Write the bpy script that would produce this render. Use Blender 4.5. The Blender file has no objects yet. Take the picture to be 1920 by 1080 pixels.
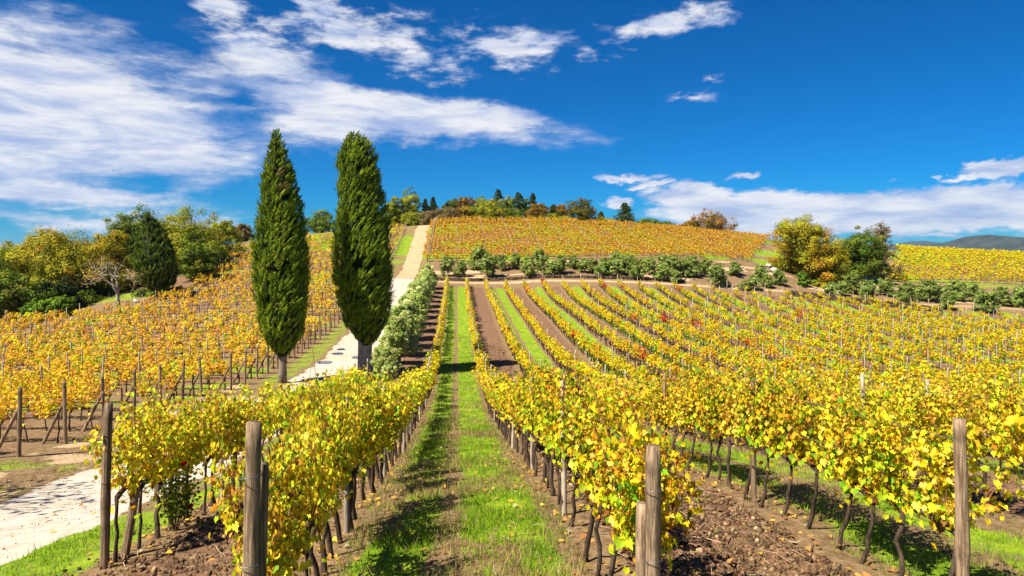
import bpy, math
import numpy as np
from math import sin, cos, pi, radians, atan2, sqrt

R_ = np.random.default_rng(11)
sc = bpy.context.scene
COL = sc.collection
SIZE = (1920.0, 1080.0)

# ------------------------------------------------------------------ camera
FPX, HORIZ, ROWVX = 1280.0, 465.0, 857.0
TH = math.atan((960 - ROWVX) / FPX)
cs, sn = cos(TH), sin(TH)
cam = bpy.data.cameras.new("camera")
cam.sensor_width = 36.0
cam.lens = 36.0 * FPX / 1920.0
cam.shift_y = -(540 - HORIZ) / 1920.0
cam.clip_start, cam.clip_end = 0.1, 30000.0
camo = bpy.data.objects.new("camera", cam)
camo.rotation_euler = (pi / 2, 0, -TH)
COL.objects.link(camo)
sc.camera = camo
sc.view_settings.view_transform = 'Standard'
sc.view_settings.look = 'None'
sc.view_settings.exposure = 1.28
sc.view_settings.gamma = 1.0
sc.view_settings.use_curve_mapping = False
HAZE = 4.5e-5
sc.cycles.max_bounces = 6
sc.cycles.diffuse_bounces = 3
sc.cycles.transmission_bounces = 4
sc.cycles.transparent_max_bounces = 6


# ------------------------------------------------------------------ node helpers
def nd(nt, t, **kw):
    n = nt.nodes.new(t)
    for k, v in kw.items():
        setattr(n, k, v)
    return n


def mth(nt, op, a, b=None, c=None, clamp=False):
    n = nd(nt, 'ShaderNodeMath', operation=op, use_clamp=clamp)
    for i, v in enumerate((a, b, c)):
        if v is None:
            continue
        if isinstance(v, (int, float)):
            n.inputs[i].default_value = v
        else:
            nt.links.new(v, n.inputs[i])
    return n.outputs[0]


def mixc(nt, f, a, b, blend='MIX'):
    n = nd(nt, 'ShaderNodeMix', data_type='RGBA', blend_type=blend)
    for s, v in ((n.inputs[0], f), (n.inputs[6], a), (n.inputs[7], b)):
        if isinstance(v, (int, float)):
            s.default_value = v
        elif isinstance(v, tuple):
            s.default_value = (*v[:3], 1)
        else:
            nt.links.new(v, s)
    return n.outputs[2]


def smooth(nt, v, a, b):
    n = nd(nt, 'ShaderNodeMapRange', interpolation_type='SMOOTHSTEP')
    nt.links.new(v, n.inputs[0])
    n.inputs[1].default_value, n.inputs[2].default_value = a, b
    n.inputs[3].default_value, n.inputs[4].default_value = 0, 1
    return n.outputs[0]


def noise(nt, vec, scale, detail=4, rough=0.55, dist=0.0):
    n = nd(nt, 'ShaderNodeTexNoise')
    n.inputs['Scale'].default_value = scale
    n.inputs['Detail'].default_value = detail
    n.inputs['Roughness'].default_value = rough
    n.inputs['Distortion'].default_value = dist
    if vec is not None:
        nt.links.new(vec, n.inputs['Vector'])
    return n.outputs[0]


# ------------------------------------------------------------------ sun + sky
SUN_EL = radians(51)
SUN_H = np.array([-0.83, -0.56]); SUN_H /= np.linalg.norm(SUN_H)
sun = bpy.data.lights.new("sun", 'SUN')
sun.energy = 4.9
sun.angle = radians(0.53)
sun.color = (1.0, 0.92, 0.78)
suno = bpy.data.objects.new("sun", sun)
from mathutils import Vector, Matrix
sdir = Vector((SUN_H[0] * cos(SUN_EL), SUN_H[1] * cos(SUN_EL), sin(SUN_EL)))
suno.rotation_euler = sdir.to_track_quat('Z', 'Y').to_euler()
suno.location = (-60, -30, 60)
COL.objects.link(suno)

world = bpy.data.worlds.new("World")
sc.world = world
world.use_nodes = True
nt = world.node_tree
nt.nodes.clear()
sky = nd(nt, 'ShaderNodeTexSky', sky_type='NISHITA', sun_disc=False)
sky.sun_elevation = SUN_EL
sky.sun_rotation = atan2(SUN_H[0], SUN_H[1])
sky.altitude = 300
sky.air_density, sky.dust_density, sky.ozone_density = 1.0, 0.0, 6.0
hs = nd(nt, 'ShaderNodeHueSaturation')
hs.inputs['Saturation'].default_value = 1.25
hs.inputs['Value'].default_value = 0.95
nt.links.new(sky.outputs[0], hs.inputs['Color'])
bgs = nd(nt, 'ShaderNodeBackground')
bgs.inputs[1].default_value = 0.053


tc = nd(nt, 'ShaderNodeTexCoord')
sep = nd(nt, 'ShaderNodeSeparateXYZ')
nt.links.new(tc.outputs['Generated'], sep.inputs[0])
dx, dy, dz = sep.outputs
az = mth(nt, 'ARCTAN2', dx, dy)                                   # azimuth east of the rows
hl = mth(nt, 'SQRT', mth(nt, 'ADD', mth(nt, 'MULTIPLY', dx, dx), mth(nt, 'MULTIPLY', dy, dy)))
el = mth(nt, 'DIVIDE', dz, mth(nt, 'MAXIMUM', hl, 1e-3))          # tan(elevation)


tint = mixc(nt, smooth(nt, el, 0.0, 0.32), (0.04, 0.50, 0.88), (0.03, 0.54, 0.78))
nt.links.new(mixc(nt, 1.0, hs.outputs[0], tint, 'MULTIPLY'), bgs.inputs[0])


wv = nd(nt, 'ShaderNodeCombineXYZ')
nt.links.new(az, wv.inputs[0]); nt.links.new(mth(nt, 'MULTIPLY', el, 1.8), wv.inputs[1])
w1 = noise(nt, wv.outputs[0], 9.0, 7, .6)
wv2 = nd(nt, 'ShaderNodeVectorMath', operation='ADD'); nt.links.new(wv.outputs[0], wv2.inputs[0]); wv2.inputs[1].default_value = (7.3, 2.1, 4.4)
w2 = noise(nt, wv2.outputs[0], 11.0, 7, .6)
azw = mth(nt, 'ADD', az, mth(nt, 'MULTIPLY', mth(nt, 'SUBTRACT', w1, .5), .13))
elw = mth(nt, 'ADD', el, mth(nt, 'MULTIPLY', mth(nt, 'SUBTRACT', w2, .5), .065))


def azel(px, py):
    a = math.atan((px - 960) / FPX)
    return a + TH, (HORIZ - py) / FPX * cos(a)


def ell(px, py, rx, ry, rot=0.0, p=1.0):
    """soft elliptic patch of sky, 1 in the middle, 0 at its rim"""
    u0, v0 = azel(px, py)
    rx, ry = rx / FPX, ry / FPX
    du = mth(nt, 'SUBTRACT', azw, u0)
    dv = mth(nt, 'SUBTRACT', elw, v0)
    c, s = cos(rot), sin(rot)
    a = mth(nt, 'ADD', mth(nt, 'MULTIPLY', du, c / rx), mth(nt, 'MULTIPLY', dv, s / rx))
    b = mth(nt, 'SUBTRACT', mth(nt, 'MULTIPLY', dv, c / ry), mth(nt, 'MULTIPLY', du, s / ry))
    d = mth(nt, 'SQRT', mth(nt, 'ADD', mth(nt, 'MULTIPLY', a, a), mth(nt, 'MULTIPLY', b, b)))
    o = mth(nt, 'SUBTRACT', 1.0, d, clamp=True)
    return mth(nt, 'MULTIPLY', o, p) if p != 1.0 else o


def add_all(ls):
    o = ls[0]
    for l in ls[1:]:
        o = mth(nt, 'MAXIMUM', o, l)
    return o


comb = nd(nt, 'ShaderNodeCombineXYZ')
nt.links.new(az, comb.inputs[0])
nt.links.new(mth(nt, 'MULTIPLY', el, 2.3), comb.inputs[1])
comb2 = nd(nt, 'ShaderNodeCombineXYZ')
nt.links.new(mth(nt, 'ADD', az, mth(nt, 'MULTIPLY', el, 0.35)), comb2.inputs[0])
nt.links.new(mth(nt, 'MULTIPLY', el, 4.6), comb2.inputs[1])
n_big = noise(nt, comb.outputs[0], 6.0, 12, 0.62, 0.25)
n_str = noise(nt, comb2.outputs[0], 5.0, 12, 0.66, 0.25)
n_puf = noise(nt, comb.outputs[0], 17.0, 10, 0.64, 0.2)
soft = add_all([
    ell(60, 190, 480, 205, -0.1, 1.3), ell(250, 270, 400, 95, 0.06, 1.0), ell(770, 215, 430, 70, -0.1, 1.4),
    ell(620, 230, 260, 70, 0.05, 1.0), ell(500, 120, 230, 80, -0.35, 0.8), ell(640, 170, 160, 60, -0.35, 0.8),
    ell(110, 372, 330, 50, -0.06, 1.0), ell(180, 418, 340, 34, -0.04, 0.85)])
wisp = add_all([
    ell(960, 85, 230, 75, -0.1, 0.9), ell(1230, 46, 230, 52, 0.2, 1.0), ell(760, 95, 220, 90, -0.35, 0.85),
    ell(1290, 188, 120, 20, 0.15, 0.68), ell(1345, 155, 50, 16, 0, 0.6), ell(430, 14, 150, 50, -0.2, 0.95),
    ell(640, 45, 270, 95, -0.35, 0.95), ell(480, 85, 190, 65, -0.3, 1.0), ell(1100, 105, 70, 28, 0, 0.75), ell(1000, 115, 90, 30, 0, 0.75)])
bank = add_all([
    ell(1560, 402, 470, 62, 0.0, 1.5), ell(1840, 388, 330, 56, 0.05, 1.5), ell(1300, 370, 120, 50, 0, 1.35),
    ell(1155, 372, 55, 26, 0, 1.1), ell(1885, 306, 80, 24, 0.25, 1.2), ell(1390, 326, 55, 14, 0.1, 0.95),
    ell(1190, 330, 80, 13, 0, 0.8), ell(1770, 446, 70, 14, 0, 0.75), ell(1800, 332, 70, 10, 0, 0.7), ell(1230, 345, 80, 16, 0, 0.8)])
d1 = smooth(nt, mth(nt, 'ADD', mth(nt, 'MULTIPLY', soft, 0.75),
                    mth(nt, 'ADD', mth(nt, 'MULTIPLY', n_big, 1.1), mth(nt, 'MULTIPLY', n_str, 0.9))), 1.17, 1.6)
d1 = mth(nt, 'MULTIPLY', d1, smooth(nt, soft, 0.02, 0.35))
d2 = smooth(nt, mth(nt, 'ADD', mth(nt, 'MULTIPLY', wisp, 0.75),
                    mth(nt, 'ADD', mth(nt, 'MULTIPLY', n_puf, 1.2), mth(nt, 'MULTIPLY', n_str, 0.8))), 1.28, 1.66)
d2 = mth(nt, 'MULTIPLY', d2, smooth(nt, wisp, 0.02, 0.3))
d3 = smooth(nt, mth(nt, 'ADD', mth(nt, 'MULTIPLY', bank, 0.95),
                    mth(nt, 'ADD', mth(nt, 'MULTIPLY', n_puf, 0.75), mth(nt, 'MULTIPLY', n_str, 0.75))), 1.04, 1.38)
d3 = mth(nt, 'MULTIPLY', d3, smooth(nt, bank, 0.02, 0.22))
dens = mth(nt, 'MAXIMUM', mth(nt, 'MAXIMUM', d1, d2), d3)
n_shade = noise(nt, comb2.outputs[0], 7.0, 8, 0.62, 0.3)
ccol = mixc(nt, smooth(nt, mth(nt, 'ADD', n_shade, mth(nt, 'MULTIPLY', dens, 0.12)), 0.42, 0.76), (0.40, 0.52, 0.82), (0.97, 0.97, 0.99))
bgc = nd(nt, 'ShaderNodeBackground')
bgc.inputs[1].default_value = 0.40
nt.links.new(ccol, bgc.inputs[0])
mx = nd(nt, 'ShaderNodeMixShader')
nt.links.new(mth(nt, 'MULTIPLY', dens, 0.93), mx.inputs[0])
nt.links.new(bgs.outputs[0], mx.inputs[1])
nt.links.new(bgc.outputs[0], mx.inputs[2])
wo = nd(nt, 'ShaderNodeOutputWorld')
nt.links.new(mx.outputs[0], wo.inputs[0])


# ------------------------------------------------------------------ tagging
def tag(o, label=None, cat=None, group=None, kind=None):
    if label: o['label'] = label
    if cat: o['category'] = cat
    if group: o['group'] = group
    if kind: o['kind'] = kind
    return o


def empty(name, loc, rz=0.0, scale=1.0):
    o = bpy.data.objects.new(name, None)
    o.empty_display_size = 0.1
    o.location = loc
    o.rotation_euler = (0, 0, rz)
    o.scale = (scale,) * 3
    COL.objects.link(o)
    return o


def link(name, me, parent=None, loc=None):
    o = bpy.data.objects.new(name, me)
    COL.objects.link(o)
    if parent is not None: o.parent = parent
    if loc is not None: o.location = loc
    return o


ORD1 = "zeroth first second third fourth fifth sixth seventh eighth ninth tenth eleventh twelfth thirteenth fourteenth fifteenth sixteenth seventeenth eighteenth nineteenth".split()
TENS = {20: 'twent', 30: 'thirt', 40: 'fort', 50: 'fift', 60: 'sixt', 70: 'sevent', 80: 'eight', 90: 'ninet'}


def ordw(n):
    if n < 20: return ORD1[n]
    if n >= 100: return 'hundred-and-' + ordw(n - 100) if n > 100 else 'hundredth'
    t, u = n // 10 * 10, n % 10
    return TENS[t] + ('ieth' if u == 0 else 'y-' + ORD1[u])


# ------------------------------------------------------------------ mesh helpers (numpy)
class MB:
    """collects faces; build() makes ONE mesh"""
    def __init__(self):
        self.v, self.f, self.c, self.n = [], [], [], 0

    def add(self, v, faces, col=None):
        v = np.asarray(v, float).reshape(-1, 3)
        for f in (faces if isinstance(faces, list) else [faces]):
            f = np.asarray(f, int)
            self.f.append(f + self.n)
        self.v.append(v)
        if col is None: col = (0.5, 0.5, 0.5)
        col = np.asarray(col, float)
        if col.ndim == 1: col = np.tile(col[:3], (len(v), 1))
        self.c.append(col[:, :3])
        self.n += len(v)
        return self

    def arrays(self):
        return np.concatenate(self.v), self.f, np.concatenate(self.c)

    def mesh(self, name, mat, smooth_=False):
        v, fs, c = self.arrays()
        me = bpy.data.meshes.new(name)
        nl = sum(f.size for f in fs)
        nf = sum(len(f) for f in fs)
        me.vertices.add(len(v)); me.loops.add(nl); me.polygons.add(nf)
        me.vertices.foreach_set('co', v.astype(np.float32).ravel())
        me.loops.foreach_set('vertex_index', np.concatenate([f.ravel() for f in fs]).astype(np.int32))
        tot = np.concatenate([np.full(len(f), f.shape[1]) for f in fs])
        st = np.concatenate([[0], np.cumsum(tot)[:-1]])
        me.polygons.foreach_set('loop_start', st.astype(np.int32))
        if smooth_: me.polygons.foreach_set('use_smooth', np.ones(nf, bool))
        at = me.attributes.new('Col', 'FLOAT_COLOR', 'POINT')
        at.data.foreach_set('color', np.hstack([c, np.ones((len(c), 1))]).astype(np.float32).ravel())
        me.update(calc_edges=True)
        if mat is not None: me.materials.append(mat)
        return me

    def build(self, name, mat, parent=None, smooth_=False, loc=None):
        return link(name, self.mesh(name, mat, smooth_), parent, loc)


def tube(mb, pts, rad, sides=6, col=(0.5, 0.5, 0.5), caps=True, rough=0.0, rng=None):
    pts = np.asarray(pts, float)
    n = len(pts)
    rad = np.broadcast_to(np.asarray(rad, float), (n,))
    t = np.gradient(pts, axis=0)
    t /= np.linalg.norm(t, axis=1)[:, None] + 1e-9
    ref = np.array([0.0, 0, 1]) if abs(t[0][2]) < 0.9 else np.array([1.0, 0, 0])
    v = []
    a = np.arange(sides) * 2 * pi / sides
    for i in range(n):
        x = np.cross(t[i], ref); x /= np.linalg.norm(x) + 1e-9
        y = np.cross(t[i], x)
        ref = np.cross(x, t[i])
        r = rad[i] * (1 + (rough * (rng.random(sides) - 0.5) * 2 if rough else 0))
        v.append(pts[i] + (np.cos(a) * r)[:, None] * x + (np.sin(a) * r)[:, None] * y)
    v = np.concatenate(v)
    i = np.arange(n - 1)[:, None] * sides
    j = np.arange(sides)[None]
    k = (j + 1) % sides
    q = np.stack([i + j, i + k, i + sides + k, i + sides + j], -1).reshape(-1, 4)
    fs = [q]
    if caps:
        fs.append(np.arange(sides)[None, ::-1] + (0))
        fs.append(np.arange(sides)[None] + (n - 1) * sides)
    mb.add(v, fs, col)


def scatter(mb, tv, tf, pos, nrm, tip, size, col, bend=None):
    """copies of a leaf template (x across, y along to the tip, z normal) at many places"""
    N = len(pos)
    nrm = nrm / (np.linalg.norm(nrm, axis=1)[:, None] + 1e-9)
    tip = tip - (tip * nrm).sum(1)[:, None] * nrm
    tip = tip / (np.linalg.norm(tip, axis=1)[:, None] + 1e-9)
    ax = np.cross(tip, nrm)
    size = np.asarray(size, float)
    if size.ndim == 1: size = np.stack([size, size, size], 1)
    tv = np.asarray(tv, float)
    v = pos[:, None, :] + (tv[None, :, 0:1] * size[:, None, 0:1]) * ax[:, None] + (tv[None, :, 1:2] * size[:, None, 1:2]) * tip[:, None] \
        + (tv[None, :, 2:3] * size[:, None, 2:3]) * nrm[:, None]
    m = len(tv)
    fs = []
    for f in tf:
        f = np.asarray(f)
        fs.append((f[None] + (np.arange(N) * m)[:, None, None]).reshape(-1, f.shape[1]))
    c = np.repeat(col, m, 0)
    mb.add(v.reshape(-1, 3), fs, c)


QUAD = (np.array([[-.5, 0, 0], [.5, 0, 0], [.5, 1, 0], [-.5, 1, 0]]), [np.array([[0, 1, 2, 3]])])
KITE = (np.array([[0, 0, 0], [.5, .42, .1], [0, 1, -.12], [-.5, .42, .1]]), [np.array([[0, 1, 2], [0, 2, 3]])])
LEAFY = (np.array([[0, 0, 0], [.42, -.12, .06], [.5, .35, .1], [.22, .62, .02], [0, 1, -.16], [-.22, .62, .02], [-.5, .35, .1], [-.42, -.12, .06]]),
         [np.array([[0, 1, 2, 3], [0, 3, 4, 5], [0, 5, 6, 7]])])
# five-lobed grape leaf, slightly cupped
_gp = [(0, 0.12), (.16, -.1), (.40, -.06), (.33, .1), (.54, .30), (.40, .40), (.42, .62), (.22, .60), (.12, .78), (0, 1.0),
       (-.12, .78), (-.22, .60), (-.42, .62), (-.40, .40), (-.54, .30), (-.33, .1), (-.40, -.06), (-.16, -.1)]
_gp2 = 1
_gv = [(0, .34, -.05)] + [(x, y, 0.10 * abs(x) * 2 - 0.16 * max(0, y - .5) + (0.10 if i % 2 else -0.05)) for i, (x, y) in enumerate(_gp)]
GRAPE = (np.array(_gv), [np.array([[0, i + 1, (i + 1) % len(_gp) + 1] for i in range(len(_gp))])])
GRAPE_F = (np.array([(0, .34, -.16)] + [(x * .8, y * .96, .55 * abs(x) - .38 * max(0, y - .4) - .1 + (0.07 if i % 2 else -0.04)) for i, (x, y) in enumerate(_gp)]), GRAPE[1])
SPRIG = (np.array([[-.5, 0, 0], [.5, 0, 0], [0, 1, 0.05]]), [np.array([[0, 1, 2]])])


def unit(n, rng):
    v = rng.normal(size=(n, 3))
    return v / np.linalg.norm(v, axis=1)[:, None]


def choose(pal, n, rng, jit=0.18):
    w = np.array([p[0] for p in pal], float); w /= w.sum()
    c = np.array([p[1] for p in pal], float)[rng.choice(len(pal), n, p=w)]
    return np.clip(c * (1 + jit * rng.normal(size=(n, 1))) * (1 + 0.06 * rng.normal(size=(n, 3))), 0.003, 0.95)


# value noise
def vnoise(x, y, seed=0):
    xi, yi = np.floor(x).astype(np.int64), np.floor(y).astype(np.int64)
    fx, fy = x - xi, y - yi
    fx, fy = fx * fx * (3 - 2 * fx), fy * fy * (3 - 2 * fy)

    def h(a, b):
        k = (a * 374761393 + b * 668265263 + seed * 974634777) & 0xFFFFFFFF
        k = ((k ^ (k >> 13)) * 1274126177) & 0xFFFFFFFF
        return ((k ^ (k >> 16)) & 0xFFFF) / 65535.0
    return (h(xi, yi) * (1 - fx) + h(xi + 1, yi) * fx) * (1 - fy) + (h(xi, yi + 1) * (1 - fx) + h(xi + 1, yi + 1) * fx) * fy


def fbm(x, y, o=4, seed=0):
    s, a, t = 0, 0.5, 0
    for k in range(o):
        s = s + a * vnoise(x * 2 ** k, y * 2 ** k, seed + k); t += a; a *= 0.55
    return s / t


# ------------------------------------------------------------------ where things are
def P(px, py, Z):
    """the world point seen at a pixel of the photograph, Z metres ahead"""
    xc = (px - 960) / FPX * Z
    return np.array([xc * cs + Z * sn, -xc * sn + Z * cs, (HORIZ - py) / FPX * Z])


def proj(X, Y, z):
    X, Y = np.asarray(X, float), np.asarray(Y, float)
    Zc = X * sn + Y * cs
    Xc = X * cs - Y * sn
    Zs = np.maximum(Zc, 0.01)
    return 960 + FPX * Xc / Zs, HORIZ - FPX * np.asarray(z) / Zs, Zc


def y_at(px, a):
    r = (px - 960) / FPX
    return a * (cs - r * sn) / (r * cs + sn)


_cp = []
for y, z in [(-40, -3.2), (-12, -2.4), (0, -2.85), (5, -3.1), (8.9, -3.44), (13, -4.21), (20.6, -5.55), (31.7, -7.0), (46, -7.65), (60, -7.5), (75, -6.8), (97, -5.3)]:
    _cp.append((0, y, z))
for y, z in [(0, -3.0), (7.8, -3.85), (11, -4.55), (17, -5.45), (32, -6.85), (48, -7.5), (75, -6.35), (97, -4.6)]:
    _cp.append((-8, y, z))
for y, z in [(4, -3.1), (9, -3.6), (20, -5.9), (32, -7.4), (46, -8.0), (70, -7.2), (97, -5.7)]:
    _cp.append((10, y, z))
for y, z in [(5, -4.2), (20, -6.9), (51, -8.9), (97, -6.6)]:
    _cp.append((42, y, z))
for y, z in [(20, -9.5), (60, -11), (97, -9.3)]:
    _cp.append((80, y, z))
for y, z in [(10, -4.2), (17.5, -5.3), (32, -6.7), (50, -7.4)]:
    _cp.append((-12, y, z))
for y, z in [(15, -5.4), (40, -7.8), (58, -7.7)]:
    _cp.append((-28, y, z))
for px, py, Z in [(0, 612, 72), (225, 588, 72), (350, 545, 85), (400, 505, 100), (470, 458, 128), (600, 442, 138), (755, 428, 146), (-250, 650, 70),
                  (795, 424, 150), (768, 510, 108), (785, 460, 128), (805, 490, 115), (1400, 497, 116), (850, 421, 150), (1100, 421, 155), (1240, 431, 160), (1440, 450, 160),
                  (1000, 455, 132), (1250, 460, 135),
                  (1680, 470, 165), (1920, 483, 165), (1000, 528, 99), (1000, 506, 108), (1500, 560, 99), (1900, 604, 97), (1500, 527, 112),
                  (1900, 565, 112), (1700, 532, 126), (1900, 538, 126), (2200, 590, 115), (2200, 500, 165)]:
    _cp.append(tuple(P(px, py, Z)))
_cp += [(-60, 200, -4), (0, 200, 1), (60, 205, -1), (130, 210, -8), (-110, 80, -14), (-120, 20, -10), (-100, 160, -8), (140, 60, -16), (120, 0, -14), (-60, -30, -6), (60, -30, -7), (0, 250, -12)]
CP = np.array(_cp)


def _phi(r2):
    return 0.5 * r2 * np.log(r2 + 1e-9)


_S = 50.0
_xy = CP[:, :2] / _S
_n = len(CP)
_K = _phi(((_xy[:, None] - _xy[None]) ** 2).sum(-1)) + 0.004 * np.eye(_n)
_Pm = np.hstack([np.ones((_n, 1)), _xy])
_A = np.block([[_K, _Pm], [_Pm.T, np.zeros((3, 3))]])
_W = np.linalg.solve(_A, np.concatenate([CP[:, 2], np.zeros(3)]))


def H(X, Y):
    X, Y = np.broadcast_arrays(np.asarray(X, float), np.asarray(Y, float))
    shp = X.shape
    x, y = X.ravel(), Y.ravel()
    xc, yc = np.clip(x, -150, 170), np.clip(y, -60, 260)
    out = np.empty(len(x))
    for s in range(0, len(x), 20000):
        q = np.stack([xc[s:s + 20000], yc[s:s + 20000]], 1) / _S
        r2 = ((q[:, None] - _xy[None]) ** 2).sum(-1)
        out[s:s + 20000] = _phi(r2) @ _W[:_n] + _W[_n] + q @ _W[_n + 1:]
    d = np.hypot(x - np.clip(x, -120, 140), y - np.clip(y, -50, 205))
    t = np.clip(d / 260, 0, 1); t = t * t * (3 - 2 * t)
    out = out * (1 - t) + (-62 + 14 * fbm(x / 500, y / 500, 3, 5)) * t
    return out.reshape(shp)


def h1(x, y): return float(H(np.array([x]), np.array([y]))[0])


# row layout of the lower vineyard: rows run along +Y
SP = 2.7


def row_x(i): return -SP / 2 + SP * i          # i=0: left edge of the grass lane, i=1: right edge


END_Y = 96.0
ROAD_X, ROAD_W = -7.5, 1.62


def road_c(Y): return ROAD_X + 0.25 * np.sin(np.asarray(Y) * 0.055 + 0.4)


# ------------------------------------------------------------------ ground zones
def sstep(a, b, x):
    t = np.clip((x - a) / (b - a), 0, 1)
    return t * t * (3 - 2 * t)


def zones(X, Y):
    """grass, tilled, gravel, pale earth weights"""
    g = np.zeros_like(X); t = np.zeros_like(X); r = np.zeros_like(X); e = np.zeros_like(X)
    wob = (fbm(X * 1.3, Y * 1.3, 3, 7) - 0.5) * 0.5
    front = 2.2 + 0.02 * X * 0
    infield = sstep(front - .6, front + .6, Y) * (1 - sstep(END_Y - 0.6, END_Y + 0.4, Y)) * sstep(-5.3, -4.9, X + wob) * (1 - sstep(86, 88, X))
    u = (X + wob * 0.5 - row_x(0)) / SP
    j = np.floor(u).astype(int); f = u - j
    dist = np.minimum(f, 1 - f) * SP
    odd = (j % 2 != 0)
    mid = 1 - np.abs(f - 0.5) * 2
    till = odd * sstep(0.28, 0.55, dist)
    track = np.exp(-((f - 0.47) / 0.085) ** 2)
    gr = (~odd) * (sstep(0.10, 0.5, dist + wob * 0.4)) * (1 - 0.95 * track) * (0.78 + 0.22 * (f > 0.5))
    t = infield * till; g = infield * gr * (1 - .75 * sstep(.44, .62, fbm(X * .9 + 7, Y * .55, 3, 71)) * np.exp(-np.maximum(0, Y - 6) / 14))
    g += infield * 0.25 * (1 - till) * (1 - gr)
    # road
    dr = np.abs(X - road_c(Y)) + (fbm(X * 2, Y * 0.8, 3, 9) - .5) * 0.7
    up = sstep(99.5, 101.5, Y + wob)
    rd = 1 - sstep(ROAD_W - .12, ROAD_W + .18, dr)
    dd_ = np.abs(X - road_c(Y))
    r = rd * (1 - up) * (1 - .34 * np.exp(-(dd_ / .28) ** 2)) * (1 - .22 * np.exp(-((dd_ - 1.45) / .2) ** 2))
    rd = np.where(up > .5, 1 - sstep(ROAD_W * .8 - .15, ROAD_W * .8 + .2, dr), rd)
    e = rd * up * (1 - sstep(155, 160, Y)) * (1 - .42 * np.exp(-((np.abs(X - road_c(Y)) - .78) / .2) ** 2))
    verge = sstep(ROAD_W, ROAD_W + .3, dr) * (1 - sstep(ROAD_W + 1.4, ROAD_W + 2.2, dr))
    g = np.maximum(g, verge * (0.5 - 0.08 * up) * (1 - infield))
    # cross track
    ct = np.exp(-((Y - 99.3 + 0.006 * X) / 0.9) ** 2) * (X > -6.2) * (X < 90)
    e = np.maximum(e, 0.8 * ct * (1 - r))
    # olive terraces
    ol = sstep(100.5, 101.5, Y) * (1 - sstep(113, 115, Y)) * (X > -4)
    t = np.maximum(t, ol * (0.15 + 0.6 * fbm(X * .3, Y * .5, 2, 3)))
    g = np.where(ol > 0.5, g * 0.3 + 0.25 * (fbm(X * .25, Y * .4, 3, 13) > .5), g)
    e = np.where(ol > .5, np.maximum(e, .8 * sstep(.5, .62, fbm(X * .12, Y * .9, 3, 14))), e)
    # left vineyard
    lf = (X < -11) * (Y > 12)
    g = np.where(lf, 0.55 * sstep(.42, .62, fbm(X * .22, Y * .22, 3, 17)), g)
    t = np.where(lf, 0.6 * sstep(.45, .6, fbm(X * .3 + 50, Y * .3, 3, 19)), t)
    # headland between road and left vineyard: dry earth, grass patches
    hd = (X < -9.1) * (X >= -11.5) * (Y > 8) * (Y < 36)
    e = np.where(hd, np.maximum(e, 0.65 * sstep(.35, .6, fbm(X * .9, Y * .9, 3, 23))), e)
    g = np.where(hd, 0.5 * sstep(.52, .66, fbm(X * .5, Y * .5, 3, 29)), g)
    # in front of the rows and everywhere else
    fr = (Y < 2.2) | ((X < -4.9) & (X > -6.2) & (Y < 12))
    g = np.where(fr & (r < .5), 0.85, g)
    hill = (Y > 114) & (e < .4)
    g = np.where(hill, np.maximum(g, 0.35 + 0.3 * (fbm(X * .2, Y * .2, 2, 31) > .5)), g)
    far = (np.hypot(X, Y) > 200) | (X < -62)
    g = np.where(far, 0.2 + 0.75 * sstep(.4, .6, fbm(X / 90, Y / 90, 4, 81)), g)
    e = np.where(far & (g < .5), .5 * sstep(.45, .6, fbm(X / 60 + 9, Y / 60, 3, 83)), e)
    return np.clip(g, 0, 1), np.clip(t, 0, 1), np.clip(r, 0, 1), np.clip(e, 0, 1)


def axis(parts):
    out = []
    for a, b, s in parts:
        out.append(np.linspace(a, b, max(2, int(round((b - a) / s)) + 1))[:-1])
    out.append([parts[-1][1]])
    return np.concatenate(out)


gx = np.concatenate([-np.geomspace(6500, 70, 22), axis([(-66, -30, 2.0), (-30, -13, .7), (-13, -7, .22), (-7, 7, .1), (7, 14, .2), (14, 36, .3), (36, 92, .5)]), np.geomspace(97, 6500, 22)])
gy = [3.6]
while gy[-1] < 160:
    gy.append(gy[-1] + max(0.075, gy[-1] * 0.0125))
gy = np.concatenate([-np.geomspace(3500, 12, 12), axis([(-10, 3.5, .6)]), gy, np.geomspace(165, 9000, 26)])
GX, GY = np.meshgrid(gx, gy)
gz = H(GX, GY)
zg, zt, zr, ze = zones(GX, GY)
near = np.exp(-np.maximum(0, GY - 4) / 40)
gz2 = gz + zt * (fbm(GX * 3.2, GY * 3.2, 4, 41) - .45) * 0.22 * np.clip(near + .3, 0, 1) + (1 - zt) * (1 - zr) * (fbm(GX * 2, GY * 2, 3, 43) - .5) * 0.07 \
    + zr * (fbm(GX * 1.2, GY * .5, 3, 47) - .5) * .05
gz2 = np.where(np.hypot(GX, GY) > 230, gz, gz2)
nx, ny = len(gx), len(gy)
ii, jj = np.meshgrid(np.arange(nx - 1), np.arange(ny - 1))
b = jj * nx + ii
gf = np.stack([b, b + 1, b + nx + 1, b + nx], -1).reshape(-1, 4)

gm = bpy.data.materials.new("ground_soil_and_grass")
gm.use_nodes = True
nt = gm.node_tree
bsdf = nt.nodes['Principled BSDF']
att = nd(nt, 'ShaderNodeAttribute', attribute_name='Col')
att2 = nd(nt, 'ShaderNodeAttribute', attribute_name='Earth')
sp = nd(nt, 'ShaderNodeSeparateColor'); nt.links.new(att.outputs['Color'], sp.inputs[0])
geo = nd(nt, 'ShaderNodeNewGeometry')
pos = geo.outputs['Position']
nA = noise(nt, pos, 0.9, 6, .6); nB = noise(nt, pos, 7, 6, .65); nC = noise(nt, pos, 34, 4, .7); nD = noise(nt, pos, 0.11, 3, .5)
nE = noise(nt, pos, 2.6, 5, .65)


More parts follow.
